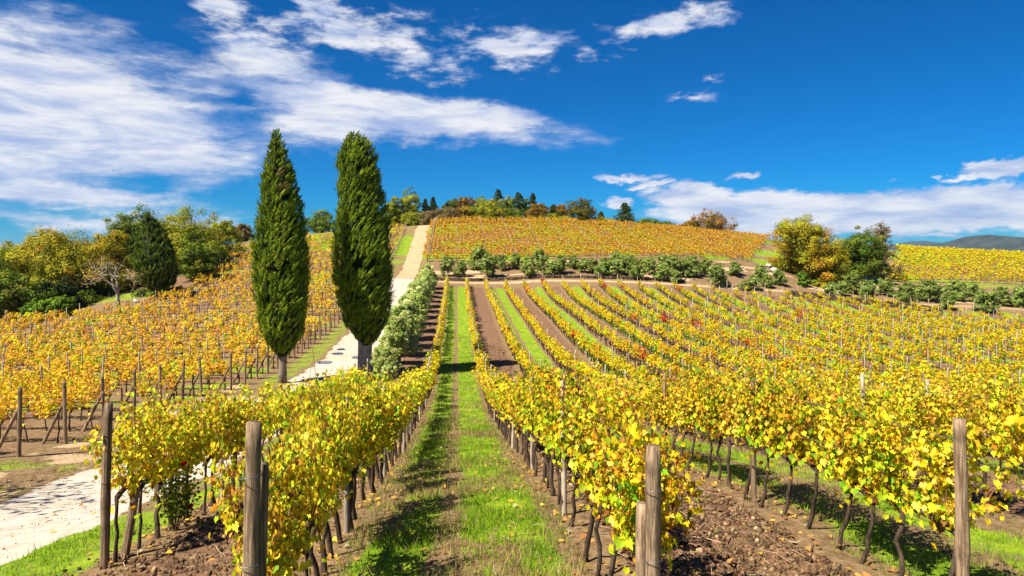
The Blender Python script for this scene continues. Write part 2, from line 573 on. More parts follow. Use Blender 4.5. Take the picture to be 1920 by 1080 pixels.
def edge(v, w=.5):
    m = mth(nt, 'ADD', v, mth(nt, 'MULTIPLY', mth(nt, 'SUBTRACT', mth(nt, 'ADD', mth(nt, 'MULTIPLY', nB, .5), mth(nt, 'MULTIPLY', nE, .5)), .5), w * 2))
    return smooth(nt, m, .36, .62)


dirt = mixc(nt, smooth(nt, nB, .3, .7), (0.115, 0.068, 0.032), (0.26, 0.17, 0.085))
dirt = mixc(nt, mth(nt, 'MULTIPLY', smooth(nt, nC, .5, .7), .5), dirt, (0.33, 0.25, 0.13))
grass = mixc(nt, smooth(nt, nE, .35, .65), (0.11, 0.20, 0.008), (0.25, 0.34, 0.014))
grass = mixc(nt, mth(nt, 'MULTIPLY', smooth(nt, nC, .4, .75), .5), grass, (0.05, 0.10, 0.008))
grass = mixc(nt, mth(nt, 'MULTIPLY', smooth(nt, nA, .5, .75), .45), grass, (0.24, 0.2, 0.06))
till = mixc(nt, smooth(nt, nB, .3, .72), (0.085, 0.046, 0.026), (0.25, 0.145, 0.082))
till = mixc(nt, mth(nt, 'MULTIPLY', smooth(nt, nC, .55, .75), .55), till, (0.32, 0.21, 0.13))
grav = mixc(nt, smooth(nt, nE, .3, .7), (0.36, 0.31, 0.245), (0.5, 0.45, 0.375))
grav = mixc(nt, mth(nt, 'MULTIPLY', smooth(nt, nC, .45, .7), .22), grav, (0.33, 0.28, 0.22))
grav = mixc(nt, mth(nt, 'MULTIPLY', smooth(nt, nD, .45, .65), .55), grav, (0.42, 0.31, 0.19))
grav = mixc(nt, mth(nt, 'MULTIPLY', smooth(nt, nA, .5, .72), .25), grav, (0.40, 0.3, 0.19))
earth = mixc(nt, smooth(nt, nE, .3, .7), (0.34, 0.225, 0.12), (0.5, 0.365, 0.21))
earth = mixc(nt, mth(nt, 'MULTIPLY', smooth(nt, nC, .5, .7), .4), earth, (0.2, 0.12, 0.06))
col = mixc(nt, edge(sp.outputs[0], .55), dirt, grass)
col = mixc(nt, edge(sp.outputs[1], .4), col, till)
col = mixc(nt, edge(att2.outputs['Fac'], .3), col, earth)
col = mixc(nt, edge(sp.outputs[2], .25), col, grav)
nt.links.new(col, bsdf.inputs['Base Color'])
bsdf.inputs['Roughness'].default_value = 0.95
bsdf.inputs['Specular IOR Level'].default_value = 0.15
bmp = nd(nt, 'ShaderNodeBump')
bmp.inputs['Strength'].default_value = 0.8
bmp.inputs['Distance'].default_value = 0.06
nt.links.new(mth(nt, 'MULTIPLY', mth(nt, 'ADD', nB, mth(nt, 'MULTIPLY', nC, .45)), mth(nt, 'SUBTRACT', 1.0, mth(nt, 'MULTIPLY', sp.outputs[2], .82))), bmp.inputs['Height'])
nt.links.new(bmp.outputs[0], bsdf.inputs['Normal'])

mb = MB()
mb.add(np.stack([GX, GY, gz2], -1).reshape(-1, 3), gf, np.stack([zg, zt, zr], -1).reshape(-1, 3))
go = mb.build('ground', gm, smooth_=True)
at = go.data.attributes.new('Earth', 'FLOAT', 'POINT')
at.data.foreach_set('value', ze.astype(np.float32).ravel())
tag(go, 'sloping vineyard ground with tilled soil, grass lanes, white gravel road and earth track', 'ground', kind='structure')


# ------------------------------------------------------------------ materials
def leaf_mat(name, trans=0.35, rough=0.5, spec=0.35, hue=0.0, val=0.0, noise_s=0, tint=(1, 1, 1)):
    m = bpy.data.materials.new(name); m.use_nodes = True
    nt = m.node_tree
    b = nt.nodes['Principled BSDF']; out = nt.nodes['Material Output']
    a = nd(nt, 'ShaderNodeAttribute', attribute_name='Col')
    c = a.outputs['Color']
    if tint != (1, 1, 1): c = mixc(nt, 1.0, c, tint, 'MULTIPLY')
    if hue or val:
        oi = nd(nt, 'ShaderNodeObjectInfo')
        h = nd(nt, 'ShaderNodeHueSaturation')
        nt.links.new(mth(nt, 'ADD', .5 - hue / 2, mth(nt, 'MULTIPLY', oi.outputs['Random'], hue)), h.inputs['Hue'])
        r2 = mth(nt, 'FRACT', mth(nt, 'MULTIPLY', oi.outputs['Random'], 7.13))
        nt.links.new(mth(nt, 'ADD', 1 - val / 2, mth(nt, 'MULTIPLY', r2, val)), h.inputs['Value'])
        nt.links.new(c, h.inputs['Color']); c = h.outputs[0]
    nt.links.new(c, b.inputs['Base Color'])
    b.inputs['Roughness'].default_value = rough
    b.inputs['Specular IOR Level'].default_value = spec
    tr = nd(nt, 'ShaderNodeBsdfTranslucent')
    nt.links.new(c, tr.inputs[0])
    ms = nd(nt, 'ShaderNodeMixShader'); ms.inputs[0].default_value = trans
    nt.links.new(b.outputs[0], ms.inputs[1]); nt.links.new(tr.outputs[0], ms.inputs[2])
    nt.links.new(ms.outputs[0], out.inputs[0])
    return m


def bark_mat(name, c1, c2, sx=30, sz=4, rough=0.9, bump=0.02):
    m = bpy.data.materials.new(name); m.use_nodes = True
    nt = m.node_tree; b = nt.nodes['Principled BSDF']
    t = nd(nt, 'ShaderNodeTexCoord'); mp = nd(nt, 'ShaderNodeMapping')
    mp.inputs['Scale'].default_value = (sx, sx, sz)
    nt.links.new(t.outputs['Object'], mp.inputs[0])
    oi = nd(nt, 'ShaderNodeObjectInfo')
    ad = nd(nt, 'ShaderNodeVectorMath', operation='ADD')
    nt.links.new(mp.outputs[0], ad.inputs[0])
    sc_ = nd(nt, 'ShaderNodeVectorMath', operation='SCALE'); sc_.inputs['Scale'].default_value = 40
    cx = nd(nt, 'ShaderNodeCombineXYZ'); nt.links.new(oi.outputs['Random'], cx.inputs[0]); nt.links.new(oi.outputs['Random'], cx.inputs[2])
    nt.links.new(cx.outputs[0], sc_.inputs[0]); nt.links.new(sc_.outputs[0], ad.inputs[1])
    n1 = noise(nt, ad.outputs[0], 1.0, 6, .65, .4)
    n2 = noise(nt, t.outputs['Object'], 5.0, 4, .6)
    c = mixc(nt, smooth(nt, n1, .35, .65), c1, c2)
    c = mixc(nt, mth(nt, 'MULTIPLY', smooth(nt, n2, .45, .7), .6), c, tuple(x * .45 for x in c1))
    h = nd(nt, 'ShaderNodeHueSaturation'); nt.links.new(c, h.inputs['Color'])
    nt.links.new(mth(nt, 'ADD', .75, mth(nt, 'MULTIPLY', oi.outputs['Random'], .5)), h.inputs['Value'])
    nt.links.new(h.outputs[0], b.inputs['Base Color'])
    b.inputs['Roughness'].default_value = rough
    b.inputs['Specular IOR Level'].default_value = 0.2
    bp = nd(nt, 'ShaderNodeBump'); bp.inputs['Distance'].default_value = bump; bp.inputs['Strength'].default_value = .9
    nt.links.new(n1, bp.inputs['Height']); nt.links.new(bp.outputs[0], b.inputs['Normal'])
    return m


def col_mat(name, rough=0.9, spec=.2, metal=0.0):
    m = bpy.data.materials.new(name); m.use_nodes = True
    nt = m.node_tree; b = nt.nodes['Principled BSDF']
    a = nd(nt, 'ShaderNodeAttribute', attribute_name='Col')
    t = nd(nt, 'ShaderNodeTexCoord')
    n1 = noise(nt, t.outputs['Object'], 9.0, 5, .65)
    c = mixc(nt, 1.0, a.outputs['Color'], mixc(nt, n1, (.55, .55, .55), (1.4, 1.4, 1.4)), 'MULTIPLY')
    nt.links.new(c, b.inputs['Base Color'])
    b.inputs['Roughness'].default_value = rough; b.inputs['Specular IOR Level'].default_value = spec; b.inputs['Metallic'].default_value = metal
    return m


M_vine = leaf_mat('vine_leaf', .44, .6, .18, hue=.03, val=.26)
M_field = leaf_mat('field_vine_leaf', .42, .6, .15)
M_needle = leaf_mat('cypress_foliage', .2, .65, .1)
M_tree = leaf_mat('tree_leaf', .3, .6, .12)
M_olive = leaf_mat('olive_leaf', .42, .6, .15, hue=.02, val=.25)
M_grass = leaf_mat('grass_blade', .35, .6, .2)
M_bark_vine = bark_mat('vine_bark', (0.03, 0.02, 0.013), (0.105, 0.072, 0.048), 60, 9, .95, .012)
M_post = bark_mat('weathered_post_wood', (0.10, 0.062, 0.035), (0.32, 0.225, 0.14), 38, 2.0, .9, .02)
M_stake = bark_mat('grey_stake_wood', (0.25, 0.20, 0.145), (0.42, 0.36, 0.28), 40, 3, .85, .006)
M_bark = bark_mat('tree_bark', (0.09, 0.065, 0.045), (0.2, 0.155, 0.11), 9, 1.5, .95, .05)
M_barkg = bark_mat('pale_grey_bark', (0.2, 0.165, 0.125), (0.42, 0.36, 0.29), 12, 2.5, .95, .05)
M_cyp = bark_mat('cypress_bark', (0.12, 0.09, 0.065), (0.27, 0.215, 0.16), 14, 1.6, .95, .06)
M_wire = col_mat('galvanised_wire', .45, .5, .8)
M_col = col_mat('matte_mixed', .95, .1)


def stone_mat():
    m = bpy.data.materials.new('limestone'); m.use_nodes = True
    nt = m.node_tree; b = nt.nodes['Principled BSDF']
    t = nd(nt, 'ShaderNodeTexCoord')
    n1 = noise(nt, t.outputs['Object'], 2.5, 7, .65); n2 = noise(nt, t.outputs['Object'], 14, 5, .6)
    c = mixc(nt, smooth(nt, n1, .3, .7), (0.28, 0.24, 0.18), (0.56, 0.51, 0.43))
    c = mixc(nt, mth(nt, 'MULTIPLY', smooth(nt, n2, .5, .7), .5), c, (0.17, 0.14, 0.1))
    nt.links.new(c, b.inputs['Base Color']); b.inputs['Roughness'].default_value = .95
    bp = nd(nt, 'ShaderNodeBump'); bp.inputs['Distance'].default_value = .05
    nt.links.new(n2, bp.inputs['Height']); nt.links.new(bp.outputs[0], b.inputs['Normal'])
    return m


M_stone = stone_mat()

# palettes (linear reflectance of the leaves themselves)
YEL, LEM, LIM, GRN, GLD, ORG, BRN, RED = (.64, .49, .012), (.66, .58, .02), (.38, .48, .012), (.15, .29, .012), (.66, .38, .014), (.58, .25, .014), (.24, .10, .025), (.5, .045, .02)
PAL = {
    'lime': [(30, YEL), (42, (.74, .66, .04)), (24, (.46, .56, .02)), (4, GRN), (5, (.74, .48, .04)), (1, BRN)],
    'gold': [(38, YEL), (16, LEM), (14, LIM), (6, GRN), (20, (.74, .45, .03)), (7, GLD), (2, ORG), (2, BRN)],
    'orange': [(30, YEL), (8, LEM), (6, LIM), (2, GRN), (46, (.76, .42, .035)), (14, (.72, .34, .05)), (2, BRN)],
    'red': [(70, RED), (20, ORG), (10, GLD)],
    'rust': [(24, (.66, .40, .03)), (36, (.62, .33, .025)), (22, (.54, .25, .022)), (3, BRN), (10, (.42, .30, .025))],
    'field': [(30, YEL), (8, LEM), (17, LIM), (8, GRN), (24, GLD), (5, ORG), (1, BRN)],
    'right': [(40, YEL), (12, LEM), (18, LIM), (10, GRN), (18, GLD), (2, ORG)],
}


# ------------------------------------------------------------------ vines
def vine_parts(rng, pal, lod, length=0.55, lush=1.0):
    """trunk, arm and leaves of one vine; local origin at the foot, row along +Y"""
    hc = 0.71 + rng.normal() * .03
    n = 7
    z = np.linspace(-0.08, hc, n)
    off = np.cumsum(rng.normal(size=(n, 2)) * (.022, .034), 0)
    off[0] = 0
    pts = np.column_stack([off, z])
    tr = MB()
    r = np.linspace(.031, .021, n) * rng.uniform(.8, 1.2); r[0] *= 1.25; r[-1] *= 1.3
    tube(tr, pts, r, 7 if lod == 0 else 5, rough=.22, rng=rng)
    ar = MB(); cn = MB()
    top = pts[-1]
    k = 6
    d = 1
    ay = np.linspace(0, d * length * 1.02, k)
    ap = np.column_stack([top[0] + np.cumsum(rng.normal(size=k) * .012), top[1] + ay, top[2] - .005 + .035 * np.sin(np.linspace(0, pi, k)) + np.cumsum(rng.normal(size=k) * .008)])
    tube(ar, ap, np.linspace(.032, .019, k), 6 if lod == 0 else 4, rough=.3, rng=rng)
    lv = MB()
    nc = 7 if lod == 0 else 6
    P_, N_, T_, S_ = [], [], [], []
    for c in range(nc):
        t = (c + rng.uniform(.1, .9)) / nc
        b0 = ap[0] * (1 - t) + ap[-1] * t
        ln = rng.uniform(.62, .98) * (1.12 if rng.random() < .15 else 1)
        lean = rng.normal(size=2) * (.10, .12)
        side = rng.choice([-1, 1])
        m = 9
        s = np.linspace(0, 1, m)
        cx = b0[0] + side * .22 * np.sin(s * pi * .8) * rng.uniform(.2, 1) + lean[0] * s + (rng.random() < .25) * side * .22 * s ** 3
        cy = b0[1] + lean[1] * s + .03 * np.sin(s * 5 + rng.random() * 6)
        cz = b0[2] + ln * s - (rng.random() < .3) * .25 * s ** 3
        cp = np.column_stack([cx, cy, cz])
        if lod == 0: tube(cn, np.vstack([cp, cp[-1:] + (cp[-1:] - cp[-2:-1]) * rng.uniform(.3, 1.6)]), np.linspace(.0065, .0025, m + 1), 4, col=np.array([.20, .085, .045]) * rng.uniform(.6, 1.5), caps=False)
        q = int((92 if lod == 0 else 44) * lush)
        u = np.clip(rng.beta(1.15, 1.05, q), 0, 1)
        u = np.clip(u, .12, 1)
        base = np.column_stack([np.interp(u, s, cp[:, i]) for i in range(3)])
        a = rng.uniform(0, 2 * pi, q)
        out = np.column_stack([np.cos(a), np.sin(a) * .8, rng.normal(size=q) * .4])
        P_.append(base + out * rng.uniform(.03, .19, q)[:, None])
        N_.append(out + np.array([0, 0, .35]) + rng.normal(size=(q, 3)) * .62)
        T_.append(out * .5 + np.array([0, 0, -1.0]) + rng.normal(size=(q, 3)) * .5)
        S_.append(rng.uniform(.038, .082, q) * (1.12 - .25 * u) * (1.0 if lod == 0 else 1.25))
    p, nn, tt, ss = map(np.concatenate, (P_, N_, T_, S_))
    hang = rng.random(len(p)) < .025
    p[hang, 2] -= rng.uniform(.1, .3, hang.sum())
    c = choose(PAL[pal], len(p), rng)
    qn = len(P_[0])
    for ci in range(nc):          # a shoot turns as a whole: some stay green, some are already gold
        r_ = rng.random()
        sub = [(6, LIM), (3, GRN), (3, LEM)] if r_ < .15 else ([(5, (.78, .52, .07)), (2, GLD), (3, YEL), (.6, BRN)] if r_ < (.28 if pal == 'lime' else .46) else None)
        if sub and pal in ('lime', 'gold'):
            s_ = np.arange(ci * qn, (ci + 1) * qn); s_ = s_[rng.random(qn) < .75]
            c[s_] = choose(sub, len(s_), rng)
    # whole shoots keep a tint of their own
    sh = np.repeat(rng.normal(size=nc) * .1, len(P_[0]))
    c = np.clip(c * (1 + sh[:, None] * np.array([.3, 1, .3])), .003, .95)
    tpl = GRAPE if lod == 0 else LEAFY
    scatter(lv, tpl[0], tpl[1], p, nn, tt, ss, c)
    if lod == 0:      # half the leaves are folded and curled
        v0 = lv.v[-1].reshape(len(p), len(tpl[0]), 3)
        tmp = MB(); scatter(tmp, GRAPE_F[0], GRAPE_F[1], p, nn, tt, ss, c)
        v1 = tmp.v[-1].reshape(len(p), len(tpl[0]), 3)
        mixf = np.clip(rng.normal(size=(len(p), 1, 1)) * .55 + .5, -.3, 1.5)
        lv.v[-1] = (v0 * (1 - mixf) + v1 * mixf).reshape(-1, 3)
    if lod == 0:      # rims differ from the veins' middle: greener veins, some scorched rims
        m_ = len(tpl[0]); cc = lv.c[-1].reshape(-1, m_, 3)
        k1 = rng.random(len(p))
        rim = np.where((k1 < .16)[:, None], np.array([.62, .42, .5]), np.where((k1 < .6)[:, None], np.array([1.12, .97, .9]), np.array([.96, 1.06, 1.0])))
        cc[:, 1:] *= rim[:, None] * (1 + .10 * rng.normal(size=(len(p), m_ - 1, 1)))
        lv.c[-1] = np.clip(cc, .003, .95).reshape(-1, 3)
    return tr, ar, lv, cn


rv = np.random.default_rng(5)
VAR = {}
for pal, lod, cnt, ln in [('lime', 0, 6, .55), ('gold', 0, 6, .55), ('lime', 1, 5, .6), ('gold', 1, 5, .6), ('orange', 1, 5, .75), ('red', 1, 2, .6)]:
    L = []
    for k in range(cnt):
        t, a, l, c_ = vine_parts(rv, pal, lod, ln)
        L.append((t.mesh('trunk', M_bark_vine, True), a.mesh('arm', M_bark_vine, True), l.mesh('leaves', M_vine), c_.mesh('canes', M_col) if lod == 0 else None))
    VAR[(pal, lod)] = L

# --- every vine position: (x, y, rot, palette, row words, index in row)
FRONT = {-1: y_at(195, row_x(-1)), 0: y_at(467, row_x(0)), 1: y_at(1225, row_x(1)), 2: y_at(1808, row_x(2))}
ROWNAME = {-1: 'short row beside the white road', 0: 'row left of the grass lane', 1: 'row right of the grass lane'}


def row_words(i):
    return ROWNAME.get(i) or f'{ordw(i)} row right of the grass lane'


rows = []     # (i, y0, y1)
for i in range(-1, 32):
    x = row_x(i)
    y0 = FRONT.get(i)
    if y0 is None:
        y0 = max(5.6, y_at(2060, x))
    y1 = 31.0 if i == -1 else END_Y + 0.6 * sin(i * 1.7)
    if i > 24: y1 -= (i - 24) * .8
    if y1 - y0 > 3: rows.append((i, y0, y1))

vines, posts = [], []
rp = np.random.default_rng(77)
redspots = [(985, 545), (1078, 630), (1217, 660), (1020, 520), (1165, 545), (1190, 600), (1410, 640), (1310, 600), (1285, 520), (1505, 590), (1140, 535), (1250, 595)]
for (i, y0, y1) in rows:
    x = row_x(i)
    y = y0 + (.28 if i <= 2 else .3); k = 0
    while y < y1 - .3:
        k += 1
        gap = .04 if y < 30 else (.08 if i < 8 else (.08 if y < 34 else (.10 if i < 12 else .2)) + .16 * (fbm(np.array([x * .1]), np.array([y * .1]), 2, 91)[0] > .5))
        if rp.random() > gap:
            pal = {-1: 'lime', 0: 'lime', 1: 'gold', 2: 'gold'}.get(i, 'field')
            vines.append(['R', i, x + rp.normal() * .03, y, 0.0, pal, k])
        y += (.55 if y < 36 else .68) * rp.uniform(.93, 1.07)
    y = y0; k = 0
    while y < y1 + .2:
        k += 1
        posts.append(['R', i, x + (rp.normal() * .03 if k > 1 else 0), y, k == 1, k])
        y += 4.0 * rp.uniform(.95, 1.05)
    posts.append(['R', i, x, y1 + .25, True, k + 1])

# left vineyard: rows run away from the road, roughly along -X
LBY = [(-600, 700), (0, 610), (215, 592), (350, 553), (400, 515), (470, 462), (600, 446), (700, 436), (745, 430)]


def left_ok(x, y):
    z = H(x, y)
    px, py, Zc = proj(x, y, z)
    lim = np.interp(px, [a for a, _ in LBY], [b_ for _, b_ in LBY])
    return (py > lim) & (Zc > 5)


lrows = []
yy = y_at(28, -11.6); r = 0
while yy < 149:
    r += 1
    lrows.append((r, yy))
    yy += 2.15
for r, y0 in lrows:
    xe = -11.5 if y0 < 33 else (-10.9 if y0 < 100 else -10.6)
    x = xe - .3; k = 0
    while x > -62:
        k += 1
        yv = y0 + (xe - x) * 0.10 + rp.normal() * .04
        if rp.random() > (.14 if yv < 60 else .16): vines.append(['L', r, x, yv, pi / 2, 'orange', k])
        x -= (.8 if y0 < 60 else 1.0) * rp.uniform(.9, 1.1)
    x = xe; k = 0
    while x > -62:
        k += 1
        posts.append(['L', r, x, y0 + (xe - x) * .10, k == 1, k])
        x -= 4.6 * rp.uniform(.95, 1.05)

VX = np.array([v[2] for v in vines]); VY = np.array([v[3] for v in vines])
VZ = H(VX, VY)
keep = np.ones(len(vines), bool)
isL = np.array([v[0] == 'L' for v in vines])
keep[isL] = left_ok(VX[isL], VY[isL])
px, py, Zc = proj(VX, VY, VZ + 1.0)
inview = (px > -40) & (px < 1960) & (Zc > 2) & (py < 1300)
redset = set()
for (rx, ry) in redspots:
    dd = np.hypot(px - rx, py - ry) + 1e4 * (isL | ~inview)
    for j in np.argsort(dd)[:2]: redset.add(int(j))
order = np.argsort(np.where(inview & keep, Zc, 1e9))
N_IND = 300
indiv = set(int(j) for j in order[:N_IND])
proto_done = {}


def lookword(pal, i):
    return {'lime': 'yellow-green', 'gold': 'golden', 'field': 'yellow', 'orange': 'orange-gold', 'red': 'red-leaved'}[pal]


for j in order[:N_IND]:
    j = int(j)
    side, i, x, y, rz, pal, k = vines[j]
    lod = 0 if Zc[j] < 13 else 1
    key = pal
    if pal == 'field': key = ('gold', 'lime', 'gold', 'lime')[int(rp.integers(4))]
    if j in redset: key = 'red'
    if key in ('orange', 'red'): lod = 1
    tm, am, lm, cm = VAR[(key, lod)][int(rp.integers(len(VAR[(key, lod)])))]
    e = empty('grapevine', (x, y, VZ[j]), rz + (pi if rp.random() < .0 else 0) + rp.normal() * .05)
    hs_ = {-1: 1.12, 0: 1.1, 1: 1.04, 2: 1.03}.get(i, 1.0) if side == 'R' else 1.0
    e.scale = (rp.uniform(.92, 1.12), 1.0, rp.uniform(.93, 1.07) * hs_)
    if side == 'R' and i == 0 and k <= 4:
        e.scale = (.78, 1.0, e.scale[2]); e.location.x += .05
    if side == 'R':
        lab = f'{lookword(pal if j not in redset else "red", i)} grapevine, {ordw(k)} from front of {row_words(i).replace("the grass", "grass").replace("the white", "white")}'
    else:
        lab = f'{lookword(pal, i)} grapevine, {ordw(k)} from the road end of the {ordw(i)} row across the road'
    tag(e, lab, 'grapevine', 'grapevines along the trellis rows')
    link('trunk', tm, e); link('arm', am, e); link('leaves', lm, e)
    if cm: link('canes', cm, e)


# --- the rest of the vines as one mass per vineyard
def far_variant(rng, pal, nl, ls, hgt=1.4, w=.2, ln=.7, trunk=True):
    m = MB()
    if trunk:
        hc = .68; o = rng.normal(size=2) * .04
        tube(m, [(0, 0, -.1), (o[0], o[1], .35), (o[0] * .3, o[1] * .5, hc)], [.045, .034, .03], 4, col=(.075, .05, .033), caps=False)
        tube(m, [(0, 0, hc), (o[0], ln * .55, hc + .03), (0, ln * 1.0, hc)], [.03, .022, .018], 3, col=(.075, .05, .033), caps=False)
    nb = 5
    cen = np.column_stack([rng.normal(size=nb) * w * .5, rng.uniform(0, ln, nb), rng.uniform(.78, hgt - .15, nb)])
    w_ = rng.integers(nb, size=nl)
    d_ = unit(nl, rng)
    p = cen[w_] + d_ * np.array([w * 1.25, .2, .24]) * rng.uniform(.55, 1.15, nl)[:, None]
    p[:, 2] = np.clip(p[:, 2], .55, hgt + .2)
    nn = d_ * 1.1 + unit(nl, rng) * .55 + np.array([0, 0, .55]); tt = rng.normal(size=(nl, 3)) * .5 + np.array([0, 0, -1.0])
    bc = choose(PAL[pal], nb, rng, .05)
    lc = choose(PAL[pal], nl, rng, .12)
    lc = np.where((rng.random(nl) < .5)[:, None], bc[w_], lc)
    scatter(m, KITE[0], KITE[1], p, nn, tt, rng.uniform(.75, 1.25, nl) * ls, lc)
    return m.arrays()


def tile(mb, variants, X, Y, Z, rz, rng, cj=.10):
    idx = rng.integers(len(variants), size=len(X))
    sx = rng.uniform(.85, 1.15, len(X))
    hj = rng.normal(size=(len(X), 1)) * cj
    for q, (v, fs, c) in enumerate(variants):
        s = np.where(idx == q)[0]
        if not len(s): continue
        cr, sr = np.cos(rz[s])[:, None], np.sin(rz[s])[:, None]
        vv = np.empty((len(s), len(v), 3))
        vv[:, :, 0] = X[s, None] + v[None, :, 0] * cr - v[None, :, 1] * sr
        vv[:, :, 1] = Y[s, None] + v[None, :, 0] * sr + v[None, :, 1] * cr
        vv[:, :, 2] = Z[s, None] + v[None, :, 2] * sx[s, None]
        m = len(v)
        ff = [(f[None] + (np.arange(len(s)) * m)[:, None, None]).reshape(-1, f.shape[1]) for f in fs]
        cc = np.clip(c[None] * (1 + hj[s, None] * np.array([.4, 1.0, .2])), .002, .95)
        mb.add(vv.reshape(-1, 3), ff, cc.reshape(-1, 3))


rf = np.random.default_rng(21)
rest = np.array([j not in indiv for j in range(len(vines))]) & keep & (px > -250) & (px < 2150)
mb = MB()
rd = np.array([j in redset for j in range(len(vines))])
RZ = np.array([v[4] for v in vines])
far_r = np.array([v[1] > 9 for v in vines]) & ~isL & (VY > 38)
for nm, sel, pal, lev in [
    ('a', rest & ~isL & ~rd & (Zc < 40) & ~far_r, 'field', (110, .115)), ('b', rest & ~isL & ~rd & (Zc >= 40) & ~far_r, 'field', (86, .14)), ('f', rest & ~isL & ~rd & far_r, 'field', (84, .135)),
    ('c', rest & rd, 'red', (44, .19)),
    ('d', rest & isL & (Zc < 45), 'orange', (110, .115)), ('e', rest & isL & (Zc >= 45), 'orange', (60, .15))]:
    s = np.where(sel)[0]
    if not len(s): continue
    vs = [far_variant(rf, pal, lev[0], lev[1], 1.26 if nm == 'f' else 1.42, .125 if nm == 'f' else .16, .62 if nm == 'f' else .74) for _ in range(12)]
    tile(mb, vs, VX[s], VY[s], VZ[s], RZ[s], rf, .14)
o = mb.build('vine_rows', M_field)
tag(o, 'far rows of yellow, gold and scattered red vines receding up both slopes', 'vines', kind='stuff')

# hilltop vineyard: dense rusty gold rows running across the slope
mb = MB()
hx, hy = [], []
y = 115.5
while y < 158:
    xl = -4.9
    n_ = int(110 / .8)
    X = xl + np.arange(n_) * .8 + rf.normal(size=n_) * .1
    hx.append(X); hy.append(np.full(n_, y) + rf.normal(size=n_) * .06 + 0.02 * X)
    y += 2.1
hx, hy = np.concatenate(hx), np.concatenate(hy)
hz = H(hx, hy)
qx, qy, qZ = proj(hx, hy, hz)
TOPY = [(780, 412), (850, 418), (1100, 420), (1240, 431), (1440, 449), (1600, 470)]
ok = (qx < np.interp(qy, [440, 497], [1452, 1405])) & (qZ < 164)
vs = [far_variant(rf, 'rust', 46, .20, 1.55, .2, .9, trunk=(k % 2 == 0)) for k in range(10)]
tile(mb, vs, hx[ok], hy[ok], hz[ok], np.full(ok.sum(), pi / 2), rf, .09)
o = mb.build('hilltop_vineyard', M_field)
tag(o, 'dense rust and gold vineyard covering the hilltop above the olive trees', 'vineyard', kind='stuff')

# far yellow vineyard at the right
mb = MB()
X, Y = np.meshgrid(np.arange(66, 170, .95), np.arange(118, 176, 2.2))
X = (X + rf.normal(size=X.shape) * .15).ravel(); Y = (Y + .03 * X.reshape(Y.shape) + rf.normal(size=Y.shape) * .08).ravel()
Zg = H(X, Y)
qx, qy, qZ = proj(X, Y, Zg)
ok = (qx > np.interp(qy, [465, 480, 510, 535], [1678, 1700, 1668, 1665])) & (qx < 2200) & (qy < 541)
vs = [far_variant(rf, 'right', 50, .22, 1.6, .24, .9, trunk=(k % 2 == 0)) for k in range(10)]
tile(mb, vs, X[ok], Y[ok], Zg[ok], np.full(ok.sum(), pi / 2), rf, .14)
o = mb.build('far_vineyard', M_field)
tag(o, 'bright yellow vineyard on the far slope right of the oak trees', 'vineyard', kind='stuff')


# ------------------------------------------------------------------ posts
def post_mesh(rng, r, h, sides=12, name='vineyard_post', mat=None, lean=.012, knots=True):
    m = MB()
    n = 14
    z = np.linspace(-.25, h, n)
    pts = np.column_stack([lean * z * rng.normal() + .003 * np.sin(z * 3 + rng.random() * 6), lean * z * rng.normal(), z])
    rr = r * (1.06 - .09 * np.linspace(0, 1, n)) * (1 + .03 * rng.normal(size=n))
    rr[-1] *= .93
    tube(m, pts, rr, sides, rough=.05, rng=rng)
    return m.mesh(name, mat, True)


def tie_mesh(rng, r):
    """twisted galvanised wire round the post with a loose end"""
    m = MB()
    t = np.linspace(0, 2.1 * pi, 30)
    tube(m, np.column_stack([np.cos(t) * (r + .006), np.sin(t) * (r + .006), .004 * t + .004 * np.sin(t * 3)]), .0026, 5, col=(.2, .22, .26), caps=False)
    t = np.linspace(0, 1, 26)
    for ph in (0, pi):
        tube(m, np.column_stack([.009 * np.cos(t * 30 + ph) + r * .5, t * .16 + r * .8, .02 + .009 * np.sin(t * 30 + ph)]), .003, 5, col=(.3, .34, .42), caps=False)
    return m.mesh('wire_tie', M_wire, True)


rq = np.random.default_rng(3)
endpost = [post_mesh(rq, .052, 1.86, 14, mat=M_post) for _ in range(3)]
linepost = [post_mesh(rq, .034, 1.72, 10, mat=M_stake, lean=.02) for _ in range(4)]
linepost2 = [post_mesh(rq, .036, 1.7, 10, mat=M_post, lean=.02) for _ in range(2)]
farpost = [post_mesh(rq, .034, 1.85, 6, mat=M_stake, lean=.03) for _ in range(4)]
ties = [tie_mesh(rq, .052) for _ in range(2)]

